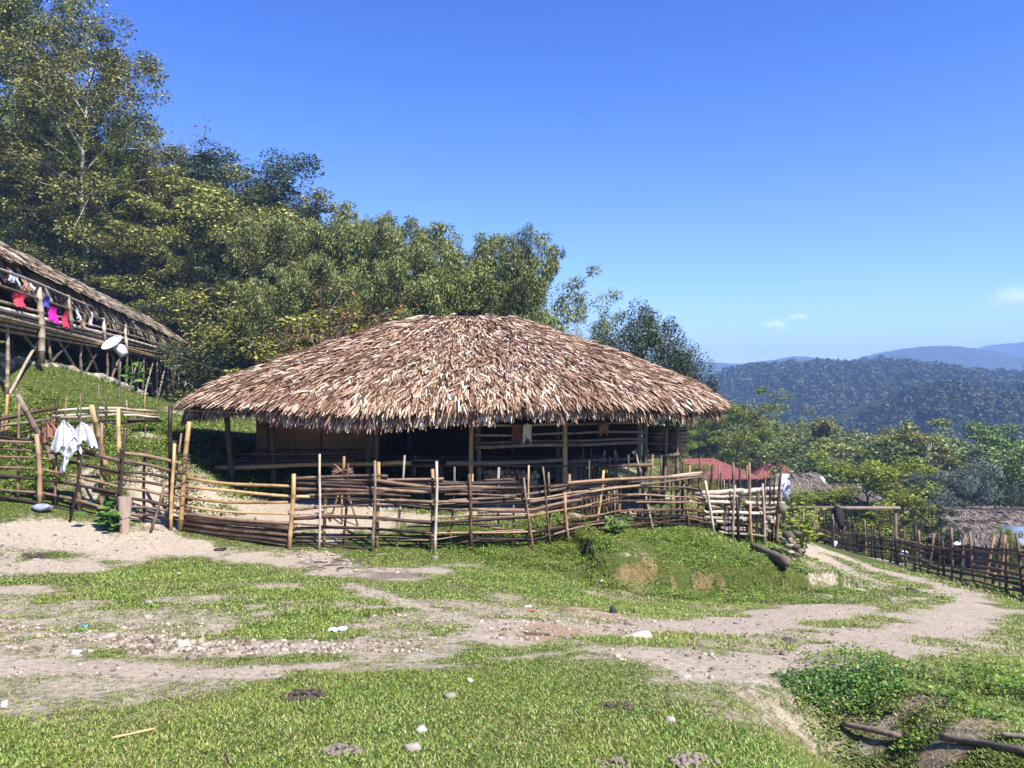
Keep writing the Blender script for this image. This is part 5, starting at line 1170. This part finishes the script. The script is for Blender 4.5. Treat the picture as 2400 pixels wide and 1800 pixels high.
# broad leaved plant at the stilts and weed plant by the stump
def leafy(u, v, Y, h, n, L, label, mat, name='leafy_plant', spread=.5):
    b = P(u, v, Y); b[2] = h1(b[0], b[1]); root = thing(name, b, label, 'plant'); L_ = L; tm = MB(); cm = MB(); rng = np.random.RandomState(int(u + v))
    ns = max(2, min(14, n // 5))
    for i in range(ns):
        a = rng.rand() * 6.28; q = spread * rng.rand(); e = b + [q * math.cos(a), q * math.sin(a), h * (.6 + .4 * rng.rand())]; tube(tm, np.array([b, (b + e) / 2 + [0, 0, .1 * h], e]), .012, 5)
        for k in range(n // ns):
            c = b + (e - b) * (.35 + .65 * rng.rand()) + rng.randn(3) * spread * .22; aa = rng.rand() * 6.28; D = np.array([[math.cos(aa), math.sin(aa), -.2 + .5 * rng.rand()]]); leaves(cm, c[None], D, np.array([[0.3 * rng.randn(), -.5, 1]]), L * (.6 + .6 * rng.rand()), L * .6, 0, .05)
    build('stem', tm, CULM, root); build('foliage', cm, mat, root); return root
BRIGHT = m_leaf('bright_leaf', [(.04, .14, .02), (.09, .24, .03), (.18, .32, .05)], .45, .35)
leafy(318, 950, 24, 1.0, 40, .3, 'bright broad leaved plant beside the stilts of the longhouse', BRIGHT, spread=.4)
leafy(262, 1228, 12.9, .42, 70, .22, 'dark leafy weed at the foot of the split stump', WEEDD, spread=.25)
leafy(1440, 1262, 14.9, .35, 60, .16, 'dark leafy weed growing through the fence on the bank', WEEDD, spread=.3)
leafy(1883, 1235, 21, 1.3, 380, .17, 'yellow green bush with hanging leaves below the pole frame', L_YELL, spread=.9)
leafy(1450, 1250, 15.3, .3, 40, .14, 'small leafy weed beside the fence stake on the bank', WEED, spread=.25)

# ---- valley trees on the right
GV = 'trees in the valley beyond the village'
def vt(kind, u, v, Y, leaf=None, wide=1.0, label=None, name='valley_tree', group=GV):
    label = label or {'dark': 'x'}.get(kind, 'tree in the green wood of the valley beyond the village roofs'); return place(kind, name, u, v, Y, label, 'tree', group if label.startswith('tree in') else None, R(), leaf, wide)
# near ones
vt('light_tree', 1705, 945, 74, L_YELL, 1.5, 'tall light green tree over the red roofs', 'light_green_tree'); vt('light_tree', 1625, 965, 76, L_GREEN, 1.2, 'mid green tree left of the tall light one over the red roofs', 'green_tree'); vt('light_tree', 1765, 1010, 80, L_YELL, 1.2, 'light green sapling over the smaller red roof', 'light_green_tree')
vt('light_tree', 1590, 1010, 72, L_YELL, 1.3, 'bright yellow green bush beside the hut platform', 'bright_bush'); vt('light_tree', 1655, 1015, 75, L_GREEN, 1.4, 'green bush between the platform and the red roofs', 'green_bush')
vt('citrus_tree', 2015, 1080, 40, L_YELL, 1.25, 'dense green tree with dark stems behind the lower fence', 'orchard_tree'); vt('citrus_tree', 2110, 1160, 38, L_OLIVE, .8, 'thin olive tree right of the dense green one', 'orchard_tree')
vt('citrus_tree', 2215, 1185, 37, L_DARK, .7, 'dark glossy leaved tree beside the lower thatched roofs', 'glossy_tree'); vt('dark_tree', 2255, 1095, 60, L_GREY, .9, 'grey green round tree above the lower thatched roofs', 'grey_tree')
vt('bare_tree', 2340, 1100, 70, None, 1.4, 'brownish bare tree left of the right picture edge', 'bare_tree'); vt('bare_tree', 2380, 1120, 74, None, 1.2, 'brownish bare tree at the right picture edge', 'bare_tree')
vt('light_tree', 1890, 985, 110, L_YELL, 1.0, 'small bright yellow green tree far down the valley', 'yellow_tree'); vt('cone_tree', 1925, 992, 120, L_GREEN, .8, 'tall pointed green tree in the middle of the valley', 'pointed_tree')
vt('light_tree', 2390, 1070, 90, L_YELL, 1.3, 'bright yellow green tree at the right picture edge', 'yellow_tree'); vt('citrus_tree', 2375, 1240, 33, None, .6, 'small green tree by the blue roof at the right edge', 'green_tree')
vt('dark_tree', 2290, 1195, 55, L_DARK, .5, 'small dark tree before the brown bare ones', 'dark_tree'); vt('dark_tree', 2385, 1150, 60, L_DARK, .6, 'dark tree at the right edge before the bare ones', 'dark_tree')
ks = ['broad_tree', 'broad_tree', 'olive_tree', 'dark_tree', 'citrus_tree', 'round_shrub', 'light_tree']; ls = [None, L_GREEN, L_OLIVE, L_OLIVE, L_GREEN, L_GREEN, L_BAMB]
for i in range(150):
    Y = 62 + 190 * rt.rand() ** 1.3; u = 1540 + 980 * rt.rand(); X = (u - 1200) / F * Y
    if 1500 < u < 1900 and Y < 84: continue
    k = rt.randint(len(ks)); z = h1(X, Y); hh = (5 + 8 * rt.rand()) * (1 + Y / 500); vtop = 900 + (1.6 - z - hh) / Y * F
    lim = 960 + 50 * abs(math.sin(u * .013)) + (30 if u > 1950 else 0) 
    if vtop < lim: hh -= (lim - vtop) / F * Y
    if hh < 2: continue
    place(ks[k], 'valley_tree', u, 0, Y, 'tree in the green wood of the valley beyond the village roofs', 'tree', GV, R(), ls[k], 1.15, x=X, h=hh)
for i in range(36):
    Y = 40 + 25 * rt.rand(); u = 1560 + 880 * rt.rand(); Y = Y if u > 1880 else 36 + 8 * rt.rand(); X = (u - 1200) / F * Y
    place('round_shrub', 'village_shrub', u, 0, Y, 'low green shrub among the village houses below the track', 'shrub', 'shrubs around the village houses', R(), [None, L_OLIVE, L_YELL][i % 3], 1.2, x=X, h=(1.2 + 1.6 * rt.rand()) * (1 if u > 1880 else .6))

# ---- village houses below
TINR = m_wood('red_tin', [(.13, .040, .028), (.20, .062, .045), (.26, .10, .075)], 2.5, .6, bump=.1, island=.1)
def gable(name, label, c, w, d, rz, wall_h, roof_h, roofm, wallm, over=.5, ridge_frac=.6, blue=None):
    """house with a hipped corrugated roof, walls, door and window"""
    root = thing(name, (c[0], c[1], c[2]), label, 'house'); cs, sn = math.cos(rz), math.sin(rz)
    def T(v): v = np.asarray(v, float); return np.stack([c[0] + v[:, 0] * cs - v[:, 1] * sn, c[1] + v[:, 0] * sn + v[:, 1] * cs, c[2] + v[:, 2]], -1)
    mb = MB(); W2, D2 = w / 2, d / 2
    v = [[-W2, -D2, -1], [W2, -D2, -1], [W2, D2, -1], [-W2, D2, -1], [-W2, -D2, wall_h], [W2, -D2, wall_h], [W2, D2, wall_h], [-W2, D2, wall_h]]
    mb.add(T(v), [[0, 3, 2, 1], [4, 5, 6, 7], [0, 1, 5, 4], [1, 2, 6, 5], [2, 3, 7, 6], [3, 0, 4, 7]]); build('wall', mb, wallm, root)
    mb = MB(); a, b = W2 + over, D2 + over; r = W2 * ridge_frac; nu = 40
    def slope(p0, p1, q0, q1, wob=.03):
        x = np.linspace(0, 1, nu)[:, None]; lo = np.array(p0) + (np.array(p1) - np.array(p0)) * x; hi = np.array(q0) + (np.array(q1) - np.array(q0)) * x; k = (wob * np.sin(np.linspace(0, 1, nu) * nu * 2.1)); lo[:, 2] += k; hi[:, 2] += k * .5
        mb.add(T(np.concatenate([lo, hi])), [[i, i + 1, nu + i + 1, nu + i] for i in range(nu - 1)]); mb.add(T(np.concatenate([lo, hi]) - [0, 0, .05]), [[i + 1, i, nu + i, nu + i + 1] for i in range(nu - 1)])
    z0, z1 = wall_h - .1, wall_h + roof_h
    slope((-a, -b, z0), (a, -b, z0), (-r, 0, z1), (r, 0, z1)); slope((a, b, z0), (-a, b, z0), (r, 0, z1), (-r, 0, z1)); slope((a, -b, z0), (a, b, z0), (r, 0, z1), (r, 0, z1)); slope((-a, b, z0), (-a, -b, z0), (-r, 0, z1), (-r, 0, z1))
    build('roof', mb, roofm, root)
    for nm, x0, w0, za, zb, col in (('door', W2 * .45, .8, -.2, wall_h - .35, (.10, .07, .05)), ('window', -W2 * .35, .9, wall_h - 1.2, wall_h - .4, blue or (.04, .04, .045))):
        mb = MB(); v = np.array([[x0 - w0 / 2, -D2 - .03, za], [x0 + w0 / 2, -D2 - .03, za], [x0 + w0 / 2, -D2 + .02, za], [x0 - w0 / 2, -D2 + .02, za], [x0 - w0 / 2, -D2 - .03, zb], [x0 + w0 / 2, -D2 - .03, zb], [x0 + w0 / 2, -D2 + .02, zb], [x0 - w0 / 2, -D2 + .02, zb]])
        mb.add(T(v), [[0, 3, 2, 1], [4, 5, 6, 7], [0, 1, 5, 4], [1, 2, 6, 5], [2, 3, 7, 6], [3, 0, 4, 7]]); build(nm, mb, m_plain(nm + '_paint', col, .6, .2, 5), root)
    return root
WALLM = m_plain('mud_wall', (.17, .12, .09), .9, .3, 4)
def at_house(u, v_eave, Y): p = P(u, v_eave, Y); return p
p = P(1638, 1110, 58); gable('tin_roofed_house', 'long low house with a faded red tin roof behind the fence', (p[0], p[1], p[2] - 2.2), 6.4, 4.4, .12, 2.2, 1.15, TINR, WALLM, .6, .35, (.04, .10, .22))
p = P(1812, 1112, 72); gable('tin_roofed_house', 'smaller house with a red brown tin roof right of the long one', (p[0], p[1], p[2] - 2.2), 3.2, 4.0, -.1, 2.2, 1.1, TINR, WALLM, .5, .4)
def thatch_house(name, label, u, v_top, v_eave, Y, w, d, rz, old):
    top = P(u, v_top, Y); ez = P(u, v_eave, Y - d * .5)[2]; g = h1(top[0], top[1]); root = thing(name, (top[0], top[1], g), label, 'house')
    cs, sn = math.cos(rz), math.sin(rz)
    def sf(th_, t, lift=0.0):
        th_ = np.asarray(th_, float); t = np.asarray(t, float); c, s = np.cos(th_), np.sin(th_); x = np.sign(c) * np.abs(c) ** .8 * (.3 * w + .2 * w * t); x = x * np.where(t < .02, 1, 1); y = np.sign(s) * np.abs(s) ** .8 * d * .5 * t
        z = top[2] + (ez - top[2]) * t ** 1.3 + lift + .1 * (vnoise(x, y, 2) - .5); return np.stack([top[0] + x * cs - y * sn, top[1] + x * sn + y * cs, z], -1)
    mb = MB(); A, B = np.meshgrid(np.linspace(0, 6.2832, 49), np.linspace(0, 1, 8), indexing='ij'); mb.add(sf(A, B), grid_faces(49, 8), 1); mb.add(sf(A, B, -.2), grid_faces(49, 8)[:, ::-1], 1); rng = np.random.RandomState(int(u))
    thatch(mb, sf, 5000, lambda n: 6.2832 * rng.rand(n), lambda n: np.sqrt(rng.rand(n) * .99 + .005), (.35, .7), (.06, .12), rng, .25, (0, .04, .1), .05); build('roof', mb, [old, THATCH_IN], root)
    mb = MB(); box(mb, (top[0], top[1], (g - .5 + ez) / 2), (w * .7, d * .6, ez - g + .6), rot=rz); build('wall', mb, WALLM, root)
    mb = MB()
    for sx in (-1, 1): bamboo(mb, (top[0] + sx * w * .42 * cs, top[1] - d * .4, g - .3), (top[0] + sx * w * .42 * cs, top[1] - d * .4, ez + .1), .07, rng)
    build('post', mb, OLDW, root); return root
GREYTH = m_leaf('thatch_grey', [(.10, .075, .06), (.19, .15, .12), (.29, .24, .19)], .8, .05)
thatch_house('thatched_house', 'grey brown thatched house at the right edge, upper of two', 2335, 1193, 1222, 44, 6.6, 4.5, .1, GREYTH)
thatch_house('thatched_house', 'grey brown thatched house at the right edge, lower of two', 2300, 1222, 1270, 38, 4.6, 4.5, .2, GREYTH)
thatch_house('thatched_house', 'small thatched roof showing right of the red roofs', 1868, 1108, 1152, 46, 3.4, 3.4, 0, GREYTH)
thatch_house('thatched_house', 'small brown hut half hidden behind the dense green tree', 1960, 1135, 1165, 50, 4.4, 3.4, 0, GREYTH)
thatch_house('thatched_house', 'low brown thatched roof behind the orchard trees', 2160, 1232, 1252, 46, 4.4, 3.2, 0, GREYTH)
# blue tin lean-to at the right edge
bt = thing('tin_lean_to', P(2400, 1290, 36), 'open lean-to with a pale blue tin roof at the right edge', 'shed'); mb = MB(); q = P(2402, 1252, 36); v = np.array([[-.75, -.9, -.32], [1.6, -.9, -.32], [1.6, .9, .2], [-.75, .9, .2]]); mb.add(np.concatenate([v, v - [0, 0, .06]]) + q, [[0, 1, 2, 3], [7, 6, 5, 4], [0, 4, 5, 1], [1, 5, 6, 2], [2, 6, 7, 3], [3, 7, 4, 0]]); build('roof', mb, m_plain('blue_tin', (.36, .44, .58), .4, .08, 3, .5), bt)
for dx in (-.6, 1.4):
    for dy in (-.7, .7): mb = MB(); bamboo(mb, (q[0] + dx, q[1] + dy, h1(q[0] + dx, q[1] + dy) - .2), (q[0] + dx, q[1] + dy, q[2] - .2 + .14 * dy), .06, rt); build('post', mb, OLDW, bt)
# dark pole frame below the pole fence
pf = thing('pergola', P(1990, 1250, 27), 'dark open frame of one long pole on posts above the lower fence', 'frame')
mb = MB(); bamboo(mb, P(1858, 1190, 27), P(2110, 1191, 27), .07, rt, node=3); build('top_pole', mb, OLDW, pf)
for u, vb in ((1862, 1240), (1908, 1250), (1914, 1250), (1952, 1262), (1866, 1245), (2100, 1265)): 
    x, y = P(u, 0, 27.1)[:2]; mb = MB(); bamboo(mb, (x, y, h1(x, y) - .2), P(u - 1, 1192, 27.1), .055, rt, node=1.5); build('post', mb, OLDW, pf)
sack([P(1966, 1210, 26.8)], [(.16, .42, .2)], 'dark_sack', m_plain('dark_sacking', (.03, .022, .02), .9, .3, 20), 'dark sack hanging from the long pole of the frame', 12)
mb = MB(); sx = P(1868, 1160, 24); box(mb, P(1838, 1143, 42), (.55, .12, 1.5)); tag(build('white_sheet', mb, m_plain('white_paint', (.66, .72, .8), .7, .08, 6)), 'pale blue white board standing by the small thatched roof', 'board')
sack([P(1928, 1125, 44)], [(.12, .2, .4)], 'white_sack', WHITE, 'white sack on the hut roof below the valley trees', 22); sack([P(2242, 1276, 24)], [(.12, .08, .1)], 'white_sack', WHITE, 'white sack on a post behind the lower fence', 23)
sack([P(2118, 1297, 26.5)], [(.16, .08, .1)], 'pale_sack', WHITE, 'pale sack lying behind the lower fence', 24)
sack([P(1955, 1277, 33)], [(.12, .16, -.5)], 'white_rag', WHITE, 'small white rag caught on the far end of the lower fence', 25)

# ---- overhead wire from the longhouse towards the fence posts
mb = MB(); t = np.linspace(0, 1, 25)[:, None]; A, B = P(298, 762, 35), P(530, 872, 19.4); w_ = A + (B - A) * t; w_[:, 2] -= .25 * np.sin(t[:, 0] * 3.1416); tube(mb, w_, .012, 5)
tag(build('wire', mb, DARKB), 'thin dark wire sagging from the longhouse to the hut roof', 'wire')
mb = MB(); A, B = P(-20, 917, 14.5), P(560, 968, 14.6); w_ = A + (B - A) * t; w_[:, 2] -= .06 * np.sin(t[:, 0] * 3.1416); tube(mb, w_, .006, 5); tag(build('wire', mb, DARKB), 'thin wire strung along the tops of the left fence posts', 'wire')

# ================================================================== HILLS
def m_hill(name, a, b, c):
    m, t, p, out = mk(name); tc = t.nodes.new('ShaderNodeTexCoord'); n = noise(t, .06, 8, tc.outputs['Object'], .7); r = ramp(t, [a, b, c], [.35, .52, .7]); t.links.new(n.outputs[0], r.inputs[0]); t.links.new(r.outputs[0], p.inputs['Base Color']); p.inputs['Roughness'].default_value = .95; p.inputs['Specular IOR Level'].default_value = 0
    bm = t.nodes.new('ShaderNodeBump'); bm.inputs['Strength'].default_value = 1; bm.inputs['Distance'].default_value = 8; t.links.new(n.outputs[0], bm.inputs['Height']); t.links.new(bm.outputs[0], p.inputs['Normal']); return m
HILLM = m_hill('forest_hill', (.02, .035, .012), (.045, .065, .02), (.08, .10, .03))
def hill(name, ridge, Yr, Yf, Yb, zb, xext, rough, label, nx=160, drop=0):
    """ridge: (u, v) outline as seen at distance Yr; slopes to zb at Yf in front and Yb behind"""
    us = np.array([q[0] for q in ridge], float); vz = np.array([q[1] for q in ridge], float)
    xs = np.linspace(xext[0], xext[1], nx); u = 1200 + F * xs / Yr; zr = 1.6 - (np.interp(u, us, vz) + drop - 900) / F * Yr
    ts_ = np.linspace(-1, 1, 41); X, T_ = np.meshgrid(xs, ts_, indexing='ij'); ZR = np.repeat(zr[:, None], 41, 1)
    Yv = np.where(T_ < 0, Yr + T_ * (Yr - Yf), Yr + T_ * (Yb - Yr)); k = np.cos(np.abs(T_) ** 1.15 * np.pi / 2); Z = zb + (ZR - zb) * k
    Z = Z + rough * (fbm(X / (rough * 9), Yv / (rough * 9), 3, 5) - .5) * 2.2 * np.sin(np.clip(k, 0, 1) * np.pi) ** .5
    if rough > 12: Z = Z + 7 * (fbm(X / 14, Yv / 30, 8, 3) - .5)
    mb = MB(); mb.add(np.stack([X, Yv, Z], -1), grid_faces(nx, 41)); o = build(name, mb, HILLM, smooth=True, base=(0, 0, 0)); tag(o, kind='structure'); return X, Yv, Z
def crowns(name, XYZ, n, r0, r1, per, mat, label, seed, yfilter=None):
    rng = np.random.RandomState(seed); X, Yv, Z = XYZ; nx, ny = X.shape; i = rng.rand(n) * (nx - 1); hi = 21.0; j = rng.rand(n) * hi; i0 = i.astype(int); j0 = np.minimum(j.astype(int), ny - 2); fi_ = i - i0; fj = j - j0
    def bl(A): return A[i0, j0] * (1 - fi_) * (1 - fj) + A[i0 + 1, j0] * fi_ * (1 - fj) + A[i0, j0 + 1] * (1 - fi_) * fj + A[i0 + 1, j0 + 1] * fi_ * fj
    C = np.stack([bl(X), bl(Yv), bl(Z)], -1); r = r0 + (r1 - r0) * rng.rand(n) ** 1.6; mb = MB(); d = nrm(rng.randn(n * per, 3)); d[:, 2] = np.abs(d[:, 2]) * .9 - .15; rr = np.repeat(r, per) * (.75 + .35 * rng.rand(n * per)); Cc = np.repeat(C, per, 0) + d * rr[:, None] * [1, 1, 1.15]; Cc[:, 2] += np.repeat(r, per) * .45
    a = rng.rand(n * per) * 6.28; D = np.stack([np.cos(a), np.sin(a), .5 * rng.randn(n * per)], -1); leaves(mb, Cc - D * rr[:, None] * .2, D, d + .5 * rng.randn(n * per, 3), rr * .42, rr * .3); o = build(name, mb, mat, base=(0, 0, 0)); tag(o, label, 'forest', None, 'stuff'); return o
FOR = m_leaf('forest_leaf', [(.012, .026, .009), (.022, .045, .013), (.034, .058, .017), (.06, .08, .025)], .6, .1, patch=.055, patchcol=(.075, .085, .022))
mid = hill('wooded_hill', [(1000, 1010), (1500, 960), (1600, 915), (1650, 890), (1700, 868), (1760, 858), (1830, 852), (1900, 848), (1950, 855), (1985, 853), (2020, 843), (2060, 845), (2110, 858), (2180, 870), (2260, 878), (2330, 876), (2400, 864), (2700, 850), (3200, 880)], 560, 320, 900, -48, (40, 620), 11, 'x', 160, 15)
crowns('hill_forest', mid, 6200, 1.8, 5.8, 85, FOR, 'forest covering the middle hill across the valley', 1)
spur = hill('wooded_spur', [(1700, 1080), (1960, 1050), (2030, 1005), (2100, 962), (2170, 938), (2220, 935), (2290, 958), (2340, 962), (2400, 935), (2700, 900), (3000, 960)], 330, 255, 460, -42, (90, 360), 7, 'x', 120, -14)
crowns('spur_forest', spur, 2000, 2.0, 4.4, 110, FOR, 'forest covering the nearer spur on the right', 2)
def mount(name, ridge, Yr, depth, zb, xext): return hill(name, ridge, Yr, Yr - depth, Yr + depth, zb, xext, 14, 'x', 220)
mount('far_mountain', [(800, 900), (1400, 880), (1600, 846), (1650, 850), (1700, 853), (1760, 852), (1800, 846), (1850, 838), (1900, 848), (2000, 870), (2300, 900)], 1700, 500, -48, (-400, 1000))
mount('blue_mountain', [(1800, 920), (1950, 868), (2040, 842), (2090, 826), (2130, 817), (2170, 813), (2220, 816), (2270, 826), (2330, 838), (2400, 846), (2600, 880), (3000, 900)], 1500, 450, -48, (450, 1500))
mount('far_blue_mountain', [(1900, 900), (2200, 850), (2260, 830), (2310, 818), (2350, 806), (2400, 803), (2500, 810), (2700, 850), (3200, 900)], 2000, 500, -48, (600, 2300))
# clouds: small soft volumes far beyond the haze
def cloud(u, v, w, h, Y, n, label):
    c = P(u, v, Y); rr = np.random.RandomState(int(u)); px = Y / F; lobes = [(rr.randn() * .26 * w, rr.randn() * .12 * h, (.16 + .16 * rr.rand()) * h) for _ in range(16)]
    k = rr.randint(len(lobes), size=n); L_ = np.array(lobes)[k]; d = rr.randn(n, 3); C = c + np.stack([L_[:, 0] + d[:, 0] * L_[:, 2] * 1.3, d[:, 1] * h * .3, L_[:, 1] + d[:, 2] * L_[:, 2] + .1 * h], -1) * px
    mb = MB(); leaves(mb, C, np.cross(np.array(SUNV), rr.randn(n, 3)), np.array(SUNV) + .35 * rr.randn(n, 3), 1.7 * px * (.5 + rr.rand(n)), 1.3 * px); o = build('cloud', mb, CLOUDM, base=c); tag(o, label, 'cloud'); return o
CLOUDM = m_leaf('cloud_white', [(.93, .93, .95), (.97, .97, .98)], 1.0, .25, spec=0)
cloud(2392, 705, 110, 64, 6500, 9000, 'white puffy cloud at the right picture edge above the mountains'); cloud(1822, 767, 46, 26, 6500, 1500, 'small faint cloud over the middle hill'); cloud(1880, 745, 44, 14, 6500, 500, 'tiny wisp of cloud right of the small one')

# ================================================================== HAZE
mb = MB(); box(mb, (300, 1150, 17), (6400, 2900, 210)); o = build('haze', mb, (lambda m: m)(bpy.data.materials.new('haze')), base=(0, 0, 0)); hm = o.data.materials[0]; hm.use_nodes = True; t = hm.node_tree
t.nodes.remove(t.nodes['Principled BSDF']); vp = t.nodes.new('ShaderNodeVolumePrincipled'); vp.inputs['Density'].default_value = .00062; vp.inputs['Color'].default_value = (.36, .56, 1.0, 1); vp.inputs['Anisotropy'].default_value = 0.0; t.links.new(vp.outputs[0], t.nodes['Material Output'].inputs['Volume'])
tag(o, kind='stuff'); o['label'] = 'blue haze over the valley and far hills'; o['category'] = 'haze'
